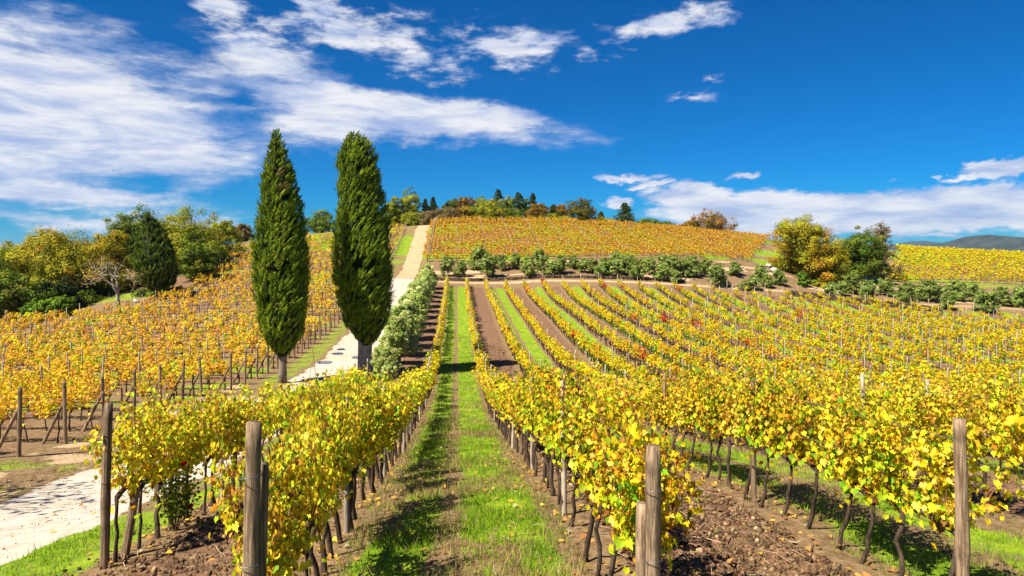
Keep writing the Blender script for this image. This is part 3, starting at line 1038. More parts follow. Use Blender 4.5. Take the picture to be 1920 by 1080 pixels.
PX = np.array([p[2] for p in posts]); PY = np.array([p[3] for p in posts]); PZ = H(PX, PY)
pL = np.array([p[0] == 'L' for p in posts])
pk = np.ones(len(posts), bool); pk[pL] = left_ok(PX[pL], PY[pL])
ppx, ppy, pZc = proj(PX, PY, PZ + 1.7)
pin = (ppx > -10) & (ppx < 1930) & (pZc > 2)
order = np.argsort(np.where(pin & pk, pZc, 1e9))
pind = set(int(j) for j in order[:296])
FRONT_H = {-1: None, 0: None, 1: None, 2: None}
TOPPIX = {-1: (195, 757), 0: (467, 795), 1: (1225, 838), 2: (1808, 785)}
for j in order[:296]:
    j = int(j)
    side, i, x, y, end, k = posts[j]
    big = end and k == 1
    if big: me = endpost[int(rq.integers(3))]
    elif pZc[j] > 25: me = farpost[int(rq.integers(4))]
    else: me = (linepost + linepost2)[int(rq.integers(6))]
    o = link('vineyard_post', me, loc=(x, y, PZ[j]))
    o.rotation_euler = (rq.normal() * .012, rq.normal() * .012, rq.random() * 6.28)
    if side == 'R' and big and i in TOPPIX:
        topz = (HORIZ - TOPPIX[i][1]) / FPX * pZc[j]
        s = (topz - PZ[j]) / 1.86
        w = {-1: .95, 0: 1.0, 1: 1.03, 2: .95}[i]
        o.scale = (w, w, s); o.rotation_euler = (0, 0, {-1: .4, 0: 1, 1: 2, 2: 3}[i])
        for zz in (1.52, .98):
            t = link('wire_tie', ties[int(rq.integers(2))], o, (0, 0, zz)); t.rotation_euler = (0, 0, -o.rotation_euler[2])
    if side == 'R':
        lab = f'{"thick weathered" if big else "slim wooden"} post, {ordw(k)} from front of {row_words(i).replace("the grass", "grass").replace("the white", "white")}'
    else:
        lab = f'{"brown end" if big else "slim pale"} post, {ordw(k)} from the road in {ordw(i)} row across the road'
    tag(o, lab, 'post', 'posts of the vine trellises')
mb = MB()
rest = np.array([j not in pind for j in range(len(posts))]) & pk & (ppx > -200) & (ppx < 2100)
for j in np.where(rest)[0]:
    h = 1.72 + rq.normal() * .08
    l = rq.normal(size=2) * .04
    g_ = rq.uniform(.7, 1.15)
    tube(mb, [(PX[j], PY[j], PZ[j] - .2), (PX[j] + l[0], PY[j] + l[1], PZ[j] + h)], .036, 5, col=(.33 * g_, .27 * g_, .2 * g_))
# trellis stakes standing in the hilltop and far vineyards
for yv in np.arange(115.5, 158, 2.1):
    for xv in np.concatenate([[-4.95, -4.6], np.arange(0, 75, 5.0)]):
        zv = h1(xv, yv); g_ = rq.uniform(.7, 1.1)
        q = proj(xv, yv, zv)
        if q[0] > 1450: continue
        tube(mb, [(xv, yv + .02 * xv, zv - .2), (xv, yv + .02 * xv, zv + 1.75)], .035, 4, col=(.3 * g_, .24 * g_, .17 * g_))
o = mb.build('trellis_stakes', M_col)
tag(o, 'many thin grey stakes standing far off among the vine rows', 'stakes', kind='stuff')

# braces behind the front posts, and struts at the road ends across the road
brace = MB()
tube(brace, np.column_stack([np.linspace(0, 0, 8), np.linspace(0, .62, 8), np.linspace(1.25, -.2, 8)]), np.linspace(.04, .046, 8), 12, rough=.06, rng=rq)
brace_me = brace.mesh('brace_post', M_post, True)
stub = post_mesh(rq, .05, 1.35, 12, 'brace_post', M_post, .03)
for i, dx_, dy_, hh, rt in [(-1, .03, .42, .66, (-.1, .05, 0)), (0, .0, .10, 1.24, (-.008, .0, 0)), (1, -.07, .07, .92, (-.01, -.005, 0))]:
    x, y = row_x(i) + dx_, FRONT[i] + dy_
    o = link('brace_post', stub, loc=(x, y, h1(x, y))); o.rotation_euler = rt; o.scale = (.95, .95, hh)
    tag(o, {-1: 'short dark stub post close behind the end post beside the white road', 0: 'split brown second post tight behind the end post left of the grass lane',
            1: 'brown second post tight against the end post right of the grass lane'}[i], 'post', 'brace posts at the row ends')
for q, (r, y0) in enumerate(lrows[:14]):
    xe = -11.5 if y0 < 33 else -10.9
    z0 = h1(xe, y0)
    o = link('brace_post', brace_me, loc=(xe, y0, z0)); o.rotation_euler = (0, 0, pi / 2 + .1); o.scale = (1, 1.15, 1.05)
    tag(o, f'slanting brown strut at the road end of the {ordw(r)} vine row across the road', 'strut', 'struts at the road ends of the rows')

# wires of the front rows
for i in (-1, 0, 1, 2, 3):
    x = row_x(i); y0 = FRONT.get(i, 5.6); y1 = min(36, 33 if i == -1 else 36)
    ys = np.arange(y0, y1, 2.0)
    zs = H(np.full(len(ys), x), ys)
    for nm, hz_ in (('lower', .72), ('middle', 1.08), ('upper', 1.5)):
        mb = MB()
        tube(mb, np.column_stack([np.full(len(ys), x + .045), ys, zs + hz_]), .003, 4, col=(.35, .36, .38), caps=False)
        o = mb.build('trellis_wire', M_wire)
        tag(o, f'{nm} wire along the posts of the {row_words(i)}', 'wire', 'trellis wires')


# ------------------------------------------------------------------ trees
def lathe_profile(ts, rs, cxs, czs):
    return np.array(ts), np.array(rs), np.array(cxs), np.array(czs)


def cypress(name, base, prof, drift, zc0, ztop, trunk_r, rng, nt_, dens, pal, label, group=None, leaf=(.03, .12), twin=False, core=True, swirl=.5):
    """column cypress: dense flame-shaped tufts wrapped round an uneven column"""
    root = empty(name, base)
    tag(root, label, 'tree', group)
    T = np.array([p[0] for p in prof]); Rr = np.array([p[1] for p in prof])
    dT = np.array([p[0] for p in drift]); dX = np.array([p[1] for p in drift])
    Hc = ztop - zc0
    rad = lambda t: np.interp(t, T, Rr)
    drx = lambda t: np.interp(t, dT, dX)
    t_m = MB()
    cc = (.12, .1, .075)
    z = np.linspace(-.3, zc0 + Hc * .5, 9)
    tube(t_m, np.column_stack([drx(np.clip((z - zc0) / Hc, 0, 1)), 0 * z, z]), np.linspace(trunk_r, trunk_r * .5, 9), 12, rough=.12, rng=rng)
    if twin:
        for k, (ox, oy, rr) in enumerate([(-.22, -.06, .6), (.27, .02, .62), (.02, .22, .7)]):
            tube(t_m, np.column_stack([ox * (1 - .25 * np.linspace(0, 1, 6)), np.full(6, oy), np.linspace(-.3, zc0 + 1.6, 6)]), np.linspace(trunk_r * rr * 1.15, trunk_r * rr * .8, 6), 10, rough=.15, rng=rng)
    t_m.build('trunk', M_barkg if twin else M_cyp, root, True)
    m = MB()
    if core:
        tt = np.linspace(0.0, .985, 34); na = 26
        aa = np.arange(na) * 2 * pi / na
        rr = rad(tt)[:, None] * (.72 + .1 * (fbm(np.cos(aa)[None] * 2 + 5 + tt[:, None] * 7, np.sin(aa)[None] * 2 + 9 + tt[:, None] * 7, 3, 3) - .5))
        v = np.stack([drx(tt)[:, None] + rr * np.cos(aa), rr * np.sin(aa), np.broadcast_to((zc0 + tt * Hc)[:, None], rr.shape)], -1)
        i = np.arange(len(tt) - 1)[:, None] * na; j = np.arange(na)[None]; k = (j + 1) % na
        m.add(v.reshape(-1, 3), [np.stack([i + j, i + k, i + na + k, i + na + j], -1).reshape(-1, 4)], (.014, .022, .006))  # near-black core: the crown's inner shade put into its colour
    t = rng.random(nt_ * 3)
    t = t[rng.random(len(t)) < (rad(t) + .12) / (Rr.max() + .12)][:nt_]
    ph = rng.random(len(t)) * 2 * pi
    hole = fbm(ph * 2.4 + t * Hc * .9, t * Hc * 1.15 - ph * .8, 3, 23)      # tuft gaps baring the core, coloured dark as crevice shade
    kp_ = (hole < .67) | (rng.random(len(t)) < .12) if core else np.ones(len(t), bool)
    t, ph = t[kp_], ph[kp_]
    n = len(t)
    lump = fbm(np.cos(ph) * 2.2 + 10 + t * 2, t * Hc * .55 + np.sin(ph) * 2.2, 3, 7)
    lump2 = fbm(ph * 1.1 + t * Hc * .5, t * Hc * .9 - ph, 2, 9)
    rr = rad(t) * (.86 + .34 * (lump - .47) + .26 * (lump2 - .5)) * rng.uniform(.86, 1.03, n) * (1 + .10 * (rng.random(n) < .04))
    out = np.column_stack([np.cos(ph), np.sin(ph), 0 * ph])
    tan = np.column_stack([-np.sin(ph), np.cos(ph), 0 * ph])
    cen = out * rr[:, None]; cen[:, 0] += drx(t); cen[:, 2] = zc0 + t * Hc
    ax = np.array([0, 0, 1.0]) * .9 + out * .42 + tan * swirl + rng.normal(size=(n, 3)) * .14
    ax /= np.linalg.norm(ax, axis=1)[:, None]
    ln = rng.uniform(.3, .62, n) * (.5 + .42 * np.clip(rr, .3, 1.2))
    sd = np.cross(ax, out); sd /= np.linalg.norm(sd, axis=1)[:, None] + 1e-9
    q = dens
    u = rng.beta(1.1, 1.3, (n, q)); a = rng.random((n, q)) * 2 * pi
    wd = .11 * (1 - u) ** .55 * np.minimum(1, u * 6 + .3) * (ln[:, None] / .6) * np.sqrt(rng.random((n, q)))
    p = cen[:, None] + ax[:, None] * (u * ln[:, None])[..., None] + sd[:, None] * (wd * np.cos(a))[..., None] + np.cross(ax, sd)[:, None] * (wd * np.sin(a))[..., None]
    dirn = ax[:, None] + .28 * (sd[:, None] * np.cos(a)[..., None] + np.cross(ax, sd)[:, None] * np.sin(a)[..., None]) + rng.normal(size=(n, q, 3)) * .10
    nrm = out[:, None] * .75 + 1.0 * (sd[:, None] * np.cos(a)[..., None] + np.cross(ax, sd)[:, None] * np.sin(a)[..., None]) + np.array([0, 0, .25]) + rng.normal(size=p.shape) * .35
    tc_ = choose(pal, n, rng, .2)
    brown = (not twin) & (rng.random(n) < .4) & (np.abs(np.sin((ph - 5.0) / 2)) < .14 + .05 * lump) & (t > .66) & (t < .83)
    tc_[brown] = np.array([.26, .18, .07]) * rng.uniform(.6, 1.2, (brown.sum(), 1))
    c = np.clip(np.repeat(tc_, q, 0) * (1 + .2 * rng.normal(size=(n * q, 1))), .003, .8)
    sz = rng.uniform(.7, 1.3, n * q)
    scatter(m, SPRIG[0], SPRIG[1], p.reshape(-1, 3), nrm.reshape(-1, 3), dirn.reshape(-1, 3), np.column_stack([sz * leaf[0], sz * leaf[1], sz * leaf[1]]), c)
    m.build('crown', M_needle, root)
    return root


CYP = [(5, (.14, .21, .011)), (4, (.18, .25, .013)), (3, (.23, .29, .015)), (3, (.07, .125, .010)), (.2, (.26, .2, .04))]
rc = np.random.default_rng(8)
b1 = P(530, 703, 36.0); b1[2] = h1(b1[0], b1[1])
z1c = (HORIZ - 668) / FPX * 36.0 - b1[2]; z1t = (HORIZ - 250) / FPX * 36.0 - b1[2]
cypress('cypress_tree', b1, [(0, .3), (.04, .66), (.09, 1.12), (.18, 1.30), (.29, 1.5), (.4, 1.5), (.5, 1.36), (.62, 1.12), (.78, .82), (.91, .43), (1, .04)],
        [(0, 0.0), (.4, -.04), (.62, -.1), (.9, -.28), (1, -.33)], z1c, z1t, .24, rc, 3400, 40, CYP, 'tall dark pointed cypress on the left edge of the gravel road', 'pair of tall roadside cypresses')
b2 = P(684, 688, 39.5); b2[2] = h1(b2[0], b2[1])
z2c = (HORIZ - 647) / FPX * 39.5 - b2[2]; z2t = (HORIZ - 254) / FPX * 39.5 - b2[2]
cypress('cypress_tree', b2, [(0, .35), (.03, .68), (.09, 1.23), (.2, 1.66), (.32, 1.82), (.43, 1.74), (.55, 1.55), (.66, 1.36), (.77, 1.2), (.875, 1.16), (.94, .83), (.985, .35), (1, .1)],
        [(0, .12), (.25, -.05), (.5, -.12), (.75, -.32), (1, -.55)], z2c, z2t, .3, rc, 4000, 40, CYP, 'tall blunt-topped cypress between the gravel road and the olive hedge', 'pair of tall roadside cypresses', twin=True)


def crown_leaves(m, blobs, n, ls, pal, rng, tpl=KITE, cj=.16, shell=.4, k=15):
    """leaves gathered in twig clumps that sit on and inside the leaf masses"""
    B = np.array(blobs, float)
    nb = len(B)
    vol = (B[:, 3] * B[:, 4] * B[:, 5]) ** .7
    w = rng.choice(nb, n, p=vol / vol.sum())
    cd = unit(k * nb, rng).reshape(nb, k, 3)
    cf_ = rng.uniform(.5, 1.06, (nb, k, 1))
    cc_ = B[:, None, :3] + cd * cf_ * B[:, None, 3:6]
    cr = B[:, None, 3:6].mean(-1) * rng.uniform(.22, .46, (nb, k))
    ci = rng.integers(k, size=n)
    d = unit(n, rng)
    r = rng.uniform(0, 1, n) ** shell * (1 + .1 * rng.normal(size=n))
    p = cc_[w, ci] + d * np.array([1, 1, .72]) * (r * cr[w, ci])[:, None]
    bc = choose(pal, nb * k, rng, .14).reshape(nb, k, 3)
    c = np.clip(bc[w, ci] * (1 + cj * rng.normal(size=(n, 1))), .003, .9)
    nn = d * .9 + cd[w, ci] * .6 + unit(n, rng) * .6 + np.array([0, 0, .45])
    scatter(m, tpl[0], tpl[1], p, nn, rng.normal(size=(n, 3)), rng.uniform(.7, 1.3, n) * ls, c)


def limb_trunk(m, blobs, r0, h0, rng, sides=8):
    """a tapered trunk with a limb to each leaf mass"""
    x = .12 * rng.normal(size=2)
    fork = np.array([x[0], x[1], h0])
    tube(m, [(0, 0, -.3), (x[0] * .2, x[1] * .2, h0 * .35), (x[0] * .8, x[1] * .7, h0 * .75), fork], [r0 * 1.25, r0, r0 * .85, r0 * .7], sides, rough=.12, rng=rng)
    for b_ in blobs:
        e = np.array(b_[:3])
        mid = fork * .45 + e * .55 + rng.normal(size=3) * .12 * h0
        mid[2] = max(mid[2], h0 * .9)
        tube(m, [fork - (0, 0, .1), fork * .75 + mid * .25 + rng.normal(size=3) * .05, mid, e], [r0 * .55, r0 * .42, r0 * .3, r0 * .12], max(5, sides - 3), rough=.1, rng=rng)


def blobs_round(w, h, z0, n, rng, flat=.8):
    """leaf masses filling a w x h crown whose underside is at z0"""
    out = []
    for i in range(n):
        a = 2.4 * i + rng.normal() * .3
        f = sqrt((i + .5) / n)
        zz = rng.uniform(.08, .95)
        rr = w / 2 * .62 * f * (1.0 - .55 * max(0, zz - .45) / .55)
        s = w * rng.uniform(.19, .29) * (1.15 - .25 * f)
        out.append((rr * cos(a), rr * sin(a), z0 + zz * (h - s * .7) , s, s, s * flat))
    out.append((0, 0, z0 + h * .5, w * .28, w * .28, h * .36))
    return out


def tree(name, px, ytop, ybase, w_px, Z, label, group, pal, rng, nleaf, ls, nb=9, trunk=None, cat='tree', bare=.18, mat=None, zfix=None, crown_name='crown', flat=.8, shell=.45):
    base = P(px, ybase, Z)
    gz_ = h1(base[0], base[1])
    k = FPX / Z
    top = (HORIZ - ytop) / k
    base[2] = gz_ if zfix is None else zfix
    Ht = top - base[2]
    w = w_px / k * 1.18
    bare *= .5
    root = empty(name, base)
    tag(root, label, cat, group)
    z0 = Ht * bare
    bl = blobs_round(w, Ht - z0, z0, nb, rng, flat)
    # fit the leaf masses to the height
    mz = max(b_[2] + b_[5] for b_ in bl)
    bl = [(b_[0], b_[1], z0 + (b_[2] - z0) * (Ht - z0) / (mz - z0) * .97, *b_[3:]) for b_ in bl]
    m = MB(); crown_leaves(m, bl, nleaf, ls, pal, rng, shell=shell); m.build(crown_name, mat or M_tree, root)
    m = MB(); limb_trunk(m, bl, trunk or max(.07, w * .035), max(z0 * 1.3, Ht * .22), rng); m.build('trunk', M_bark, root, True)
    return root


def fir(name, px, ytop, ybase, w_px, Z, label, group, rng, nleaf=6500, ls=.3, pal=None):
    base = P(px, ybase, Z); base[2] = h1(base[0], base[1]); k = FPX / Z
    Ht = (HORIZ - ytop) / k - base[2]; w = w_px / k
    root = empty(name, base); tag(root, label, 'tree', group)
    m = MB()
    tube(m, [(0, 0, -.3), (0, 0, Ht * .5), (0, 0, Ht * .96)], [w * .05 + .08, w * .03 + .05, .02], 7)
    m.build('trunk', M_bark, root, True)
    m = MB()
    nw = int(max(12, Ht * 3.2)); P_, N_, T_, C_ = [], [], [], []
    pal = pal or [(4, (.06, .095, .02)), (3, (.085, .12, .022)), (1, (.12, .14, .03))]
    for i in range(nw):
        f = (i + rng.random() * .5) / nw
        rr = w / 2 * 1.4 * (1 - f) ** .8 * rng.uniform(.8, 1.1) + .12
        nbr = 7
        for b_ in range(nbr):
            a = rng.random() * 2 * pi
            q = max(4, int(nleaf / nw / nbr * (1.7 - f)))
            s = rng.random(q) ** .6
            L = rr * rng.uniform(.7, 1.12)
            p = np.column_stack([np.cos(a) * s * L, np.sin(a) * s * L, Ht * (.1 + .88 * f) + .10 * L - s * L * .25 + rng.normal(size=q) * .07])
            p[:, :2] += rng.normal(size=(q, 2)) * .12 * L
            P_.append(p); N_.append(np.tile([0, 0, 1.0], (q, 1)) + rng.normal(size=(q, 3)) * .5)
            T_.append(np.tile([np.cos(a), np.sin(a), .15], (q, 1)) + rng.normal(size=(q, 3)) * .3)
            C_.append(np.clip(np.tile(choose(pal, 1, rng), (q, 1)) * (1 + .2 * rng.normal(size=(q, 1))), .003, .5))
    p, nn, tt, c = map(np.concatenate, (P_, N_, T_, C_))
    sz = rng.uniform(.6, 1.2, len(p)) * ls
    scatter(m, KITE[0], KITE[1], p, nn, tt, np.column_stack([sz * .55, sz, sz]), c)
    m.build('crown', M_tree, root)
    return root


OAKY = [(4, (.33, .29, .012)), (3, (.40, .31, .015)), (3, (.23, .24, .012)), (1, (.40, .22, .015)), (1, (.12, .15, .012))]
OAKB = [(4, (.27, .145, .018)), (3, (.28, .14, .02)), (2, (.15, .10, .015)), (1, (.12, .12, .015))]
DKG = [(4, (.10, .155, .012)), (3, (.14, .19, .014)), (2, (.19, .21, .016)), (1, (.06, .10, .01))]
MIDG = [(4, (.23, .26, .014)), (3, (.30, .30, .016)), (2, (.16, .20, .014)), (1, (.36, .28, .018))]
BRT = [(4, (.11, .20, .012)), (3, (.15, .24, .014)), (1, (.08, .14, .01))]
OLV = [(4, (.25, .32, .06)), (3, (.30, .36, .08)), (3, (.18, .25, .045)), (1, (.36, .41, .13))]
OLVH = [(4, (.40, .47, .12)), (3, (.48, .53, .17)), (3, (.32, .40, .09)), (1, (.55, .57, .24))]
TAN = [(4, (.22, .15, .06)), (2, (.17, .12, .05)), (2, (.2, .17, .05))]

rt = np.random.default_rng(31)
G_HILL = 'trees along the hilltop skyline'
# skyline trees: kind, x, top, base, width, Z
for spec in [
    ('t', 735, 366, 418, 40, 158, 'dull green tree on the skyline half behind the right cypress', MIDG),
    ('t', 767, 349, 412, 52, 160, 'tall olive-green tree with thin crown, left of the top of the earth track', MIDG),
    ('f', 797, 371, 410, 15, 162, 'narrow dark conifer right of the thin olive-green skyline tree', None),
    ('f', 812, 368, 410, 22, 164, 'dull conifer among brown scrub at the top of the earth track', None),
    ('t', 800, 392, 414, 44, 156, 'low dark scrub bush closing off the top of the earth track', TAN),
    ('f', 838, 379, 410, 20, 165, 'short dark conifer left of the brown-leaved skyline oak', None),
    ('f', 856, 372, 410, 20, 165, 'pointed dark conifer touching the brown-leaved skyline oak', None),
    ('t', 876, 366, 414, 50, 160, 'brown-leaved oak in the middle of the skyline trees', OAKB),
    ('f', 905, 374, 410, 20, 168, 'small dark conifer peeping out behind the yellow-green skyline tree', None),
    ('f', 934, 353, 412, 34, 168, 'tall dark fir behind the yellow-green skyline tree', None),
    ('t', 920, 368, 416, 72, 158, 'broad yellow-green tree on the skyline below the tall fir', MIDG),
    ('f', 972, 359, 416, 42, 164, 'broad dark fir right of the yellow-green skyline tree', None),
    ('f', 999, 361, 414, 24, 167, 'slender twin-tipped dark fir right of the broad fir', None),
    ('t', 1008, 378, 416, 56, 160, 'brown leafy bush below the slender dark fir', OAKB),
    ('f', 1038, 383, 416, 26, 163, 'small yellow-green conifer left of the round dark oak', [(1, (.12, .14, .015))]),
    ('t', 1030, 398, 418, 50, 158, 'low yellow-green bush in front of the small skyline conifer', MIDG),
    ('t', 1090, 369, 418, 72, 158, 'round dark olive-green oak standing at the vineyard top edge', [(3, (.11, .10, .012)), (3, (.15, .125, .014)), (2, (.075, .08, .01))]),
    ('f', 1127, 397, 420, 12, 165, 'tiny dark conifer right of the round dark oak', None),
    ('t', 1130, 408, 424, 50, 160, 'low bright bush right of the round dark oak', MIDG),
    ('f', 1171, 379, 428, 42, 162, 'lone broad dark conifer against the white cloud bank', None),
    ('t', 1215, 409, 430, 58, 164, 'low dark green bush right of the lone broad conifer', DKG),
    ('t', 700, 395, 428, 70, 155, 'dark scrub on the skyline hidden mostly by the right cypress', DKG),
    ('t', 775, 398, 414, 60, 157, 'low green scrub under the thin olive-green skyline tree', MIDG),
    ('t', 835, 386, 416, 60, 159, 'brownish scrub beneath the short dark conifers', TAN),
    ('t', 888, 380, 416, 60, 160, 'olive scrub filling the gap left of the yellow-green skyline tree', MIDG),
    ('t', 960, 386, 418, 66, 160, 'dark green scrub at the foot of the broad fir', DKG),
    ('t', 1060, 404, 420, 44, 160, 'low yellow-green scrub left of the round dark oak', MIDG),
    ('t', 1245, 416, 434, 50, 165, 'low scrub fading out along the crest right of the lone conifer', DKG),
    ('t', 848, 370, 412, 44, 170, 'dull green tree standing behind the short dark conifers', DKG),
    ('t', 900, 366, 412, 46, 172, 'dark green tree behind the brown-leaved skyline oak', DKG),
    ('t', 952, 367, 412, 44, 172, 'olive tree crown between the two tall dark firs', MIDG),
    ('t', 987, 369, 414, 40, 172, 'dark green crown between the broad fir and the slender fir', DKG),
    ('t', 1050, 380, 416, 44, 172, 'brownish crown behind the small yellow-green conifer', OAKB),
    ('t', 745, 384, 416, 50, 170, 'dark green tree behind the thin skyline tree by the track', DKG),
    ('t', 1338, 387, 448, 84, 166, 'brown-leaved round oak on the crest under the cloud bank', OAKB),
    ('t', 1295, 407, 442, 50, 168, 'smaller brown bush beside the round brown oak on the crest', OAKB),
    ('t', 604, 389, 446, 66, 152, 'wide dark green thicket seen between the two cypresses', DKG),
    ('t', 455, 418, 462, 44, 140, 'thin brownish shrub at the top of the left slope', TAN),
]:
    kd, x, yt, yb, w, Z, lab, pal = spec
    if kd == 'f': fir('fir_tree', x, yt, yb, w, Z, lab, G_HILL, rt, pal=pal)
    else:
        tall = w < (yb - yt) * 1.5
        tree('oak_tree' if tall else 'bush', x, yt, yb, w, Z, lab, G_HILL, pal, rt, 10000, .21, 11, bare=.12 if tall else .02, cat='tree' if tall else 'bush')

# wood at the left edge of the vineyard
G_L = 'trees at the left edge of the vineyard'
for (x, yt, yb, w, Z, lab, pal, nl, nb, nm, ct) in [
    (10, 452, 600, 150, 86, 'dull yellow-green tree cut by the left edge of the photo', MIDG, 5000, 10, 'oak_tree', 'tree'),
    (130, 416, 590, 185, 86, 'broad golden-green oak at the left behind the bare tree', OAKY, 8500, 14, 'oak_tree', 'tree'),
    (205, 430, 585, 90, 90, 'golden-green tree touching the right side of the broad oak', OAKY, 3500, 8, 'oak_tree', 'tree'),
    (262, 377, 570, 130, 98, 'dark green tree rising behind the bare tree', DKG, 6000, 11, 'oak_tree', 'tree'),
    (350, 380, 550, 150, 100, 'tall olive-yellow tree right of the leaning cypress', MIDG, 8000, 13, 'oak_tree', 'tree'),
    (415, 402, 525, 80, 112, 'thinner olive tree at the right end of the left wood', MIDG, 3000, 8, 'oak_tree', 'tree'),
    (375, 452, 548, 84, 92, 'dark low tree below the tall olive-yellow tree', DKG, 3500, 8, 'oak_tree', 'tree'),
    (25, 505, 612, 120, 76, 'dark green bush at the left edge of the left vineyard', DKG, 3500, 9, 'bush', 'bush'),
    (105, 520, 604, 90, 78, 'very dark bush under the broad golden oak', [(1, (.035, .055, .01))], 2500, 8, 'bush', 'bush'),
    (-40, 470, 620, 140, 80, 'dark tree mostly outside the left edge of the photo', DKG, 3000, 9, 'oak_tree', 'tree'),
    (75, 560, 605, 60, 73, 'bright green shrub by the leaning stakes at the wood edge', BRT, 1300, 6, 'bush', 'bush'),
    (115, 552, 598, 60, 74, 'second bright green shrub under the golden oak', BRT, 1300, 6, 'bush', 'bush'),
    (185, 540, 590, 90, 86, 'added undergrowth bush, leaves coloured dark as the shade under the golden-green trees', [(1, (.03, .045, .01))], 2000, 7, 'bush', 'bush'),  # added bush, its near-black leaves stand in for shade under the trees
    (155, 545, 598, 70, 82, 'dark low bush left of the bare tree', DKG, 1500, 6, 'bush', 'bush'),
    (235, 535, 580, 80, 90, 'added thicket right behind the bare tree, leaves coloured dark as shade', [(1, (.03, .045, .01))], 2000, 7, 'bush', 'bush'),  # filler thicket, shade of the wood edge painted into the leaf colour
    (400, 470, 528, 60, 104, 'olive-yellow bush at the vineyard corner under the thinner olive tree', MIDG, 1800, 7, 'bush', 'bush'),
    (30, 450, 540, 120, 95, 'yellow-green tree behind the dark bush at the left edge', MIDG, 4000, 9, 'oak_tree', 'tree'),
    (80, 425, 540, 110, 96, 'golden tree behind the left part of the broad oak', OAKY, 4000, 9, 'oak_tree', 'tree'),
    (310, 425, 545, 90, 100, 'dark tree between the leaning cypress and the olive-yellow tree', DKG, 3500, 8, 'oak_tree', 'tree'),
    (325, 535, 562, 60, 82, 'low bright green bush between the white boulders', BRT, 1000, 6, 'bush', 'bush'),
    (275, 548, 572, 60, 84, 'dark low bush at the foot of the leaning cypress', DKG, 1000, 6, 'bush', 'bush')]:
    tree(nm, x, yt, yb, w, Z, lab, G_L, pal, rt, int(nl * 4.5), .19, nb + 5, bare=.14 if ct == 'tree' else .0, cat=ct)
b3 = P(290, 560, 80); b3[2] = h1(b3[0], b3[1])
cypress('cypress_tree', b3, [(0, 1.2), (.1, 2.1), (.25, 2.5), (.4, 2.4), (.6, 1.9), (.8, 1.15), (.93, .5), (1, .08)], [(0, .5), (.4, .2), (1, -.75)],
        1.0, (HORIZ - 404) / FPX * 80 - b3[2], .25, rt, 900, 16, [(3, (.10, .15, .014)), (3, (.14, .185, .018)), (2, (.07, .11, .012))], 'shorter light green cypress leaning left behind the bare tree', leaf=(.09, .4), swirl=.1)


def bare_tree(px, py, Z, ytop, wpx, label, rng):
    base = P(px, py, Z); base[2] = h1(base[0], base[1]); k = FPX / Z
    Ht = (HORIZ - ytop) / k - base[2]
    root = empty('bare_tree', base); tag(root, label, 'tree')
    m = MB(); lv = []

    def grow(p, d, L, r, lev):
        n = 5
        pts = [p]; q = p.copy(); dd = d.copy()
        for _ in range(n):
            dd = dd + rng.normal(size=3) * (.22 if lev else .08); dd[2] += .03
            dd /= np.linalg.norm(dd)
            q = q + dd * L / n; pts.append(q.copy())
        tube(m, pts, np.linspace(r, r * .55, n + 1), 6 if lev < 2 else 4, rough=.12, rng=rng, caps=False)
        if lev >= 4: lv.append(q); return
        for c in range(3 if lev < 2 else 2 + (rng.random() < .4)):
            a = rng.normal(size=3); a -= a.dot(dd) * dd; a /= np.linalg.norm(a)
            nd_ = dd * rng.uniform(.5, .9) + a * rng.uniform(.6, 1.1) + np.array([0, 0, -.1 if lev else .1]); nd_ /= np.linalg.norm(nd_)
            grow(pts[-1] if c else pts[-2], nd_, L * rng.uniform(.62, .85), r * .55, lev + 1)
    grow(np.array([0, 0, -.2]), np.array([.05, 0, 1.0]), Ht * .42, .24, 0)
    m.build('trunk', M_barkg, root, True)
    m2 = MB(); lv = np.array(lv); n = 500
    p = lv[rng.integers(len(lv), size=n)] + rng.normal(size=(n, 3)) * .3
    scatter(m2, KITE[0], KITE[1], p, unit(n, rng), unit(n, rng), rng.uniform(.12, .22, n), choose([(1, (.25, .15, .05)), (1, (.2, .17, .03))], n, rng))
    m2.build('leaves', M_tree, root)


bare_tree(222, 590, 72, 466, 140, 'nearly leafless pale-branched tree at the upper edge of the left vineyard', np.random.default_rng(4))

bare_tree(-1250, 900, 9.0, 150, 300, 'thin leafless tree just outside the left edge, its shadow streaking the white road', np.random.default_rng(9))
# right oaks
G_R = 'oaks at the right end of the olive terrace'
for (x, yt, yb, w, Z, lab, pal, nl, nb) in [
    (1508, 396, 532, 132, 116, 'big golden-green oak at the right end of the hilltop vineyard', OAKY, 11000, 16),
    (1612, 419, 520, 100, 122, 'dark green oak right of the big golden oak', DKG, 7000, 12),
    (1652, 412, 508, 62, 128, 'sparse brownish tree behind the dark green oak', TAN, 1700, 9),
    (1560, 455, 526, 60, 118, 'lower golden-green tree filling the gap beside the big oak', OAKY, 3000, 8)]:
    tree('oak_tree', x, yt, yb, w, Z, lab, G_R, pal, rt, int(nl * 4.5), .2, nb + 5, bare=.05)
tree('small_tree', 1506, 508, 545, 32, 108, 'little bright green tree in front of the big golden oak', None, BRT, rt, 900, .3, 6, bare=.25, trunk=.06)
tree('bush', 1535, 525, 546, 44, 110, 'low yellow-green scrub bush under the golden oak', None, OAKY, rt, 700, .3, 6, bare=.0, cat='bush')


# --- olives: a few trees, then copies of them and their parts
def make_olive(rng, w=3.4, h=3.3, nl=7500, ls=.14, bare=.12, pal=None):
    root = empty('olive_tree', (0, 0, 0))
    z0 = h * bare
    bl = blobs_round(w, h - z0, z0, 11, rng, .85)
    m = MB(); crown_leaves(m, bl, nl, ls, pal or OLV, rng, cj=.22, shell=.5); m.build('crown', M_olive, root)
    m = MB(); limb_trunk(m, bl, .11, h * .3, rng, 7); m.build('trunk', M_bark, root, True)
    return root


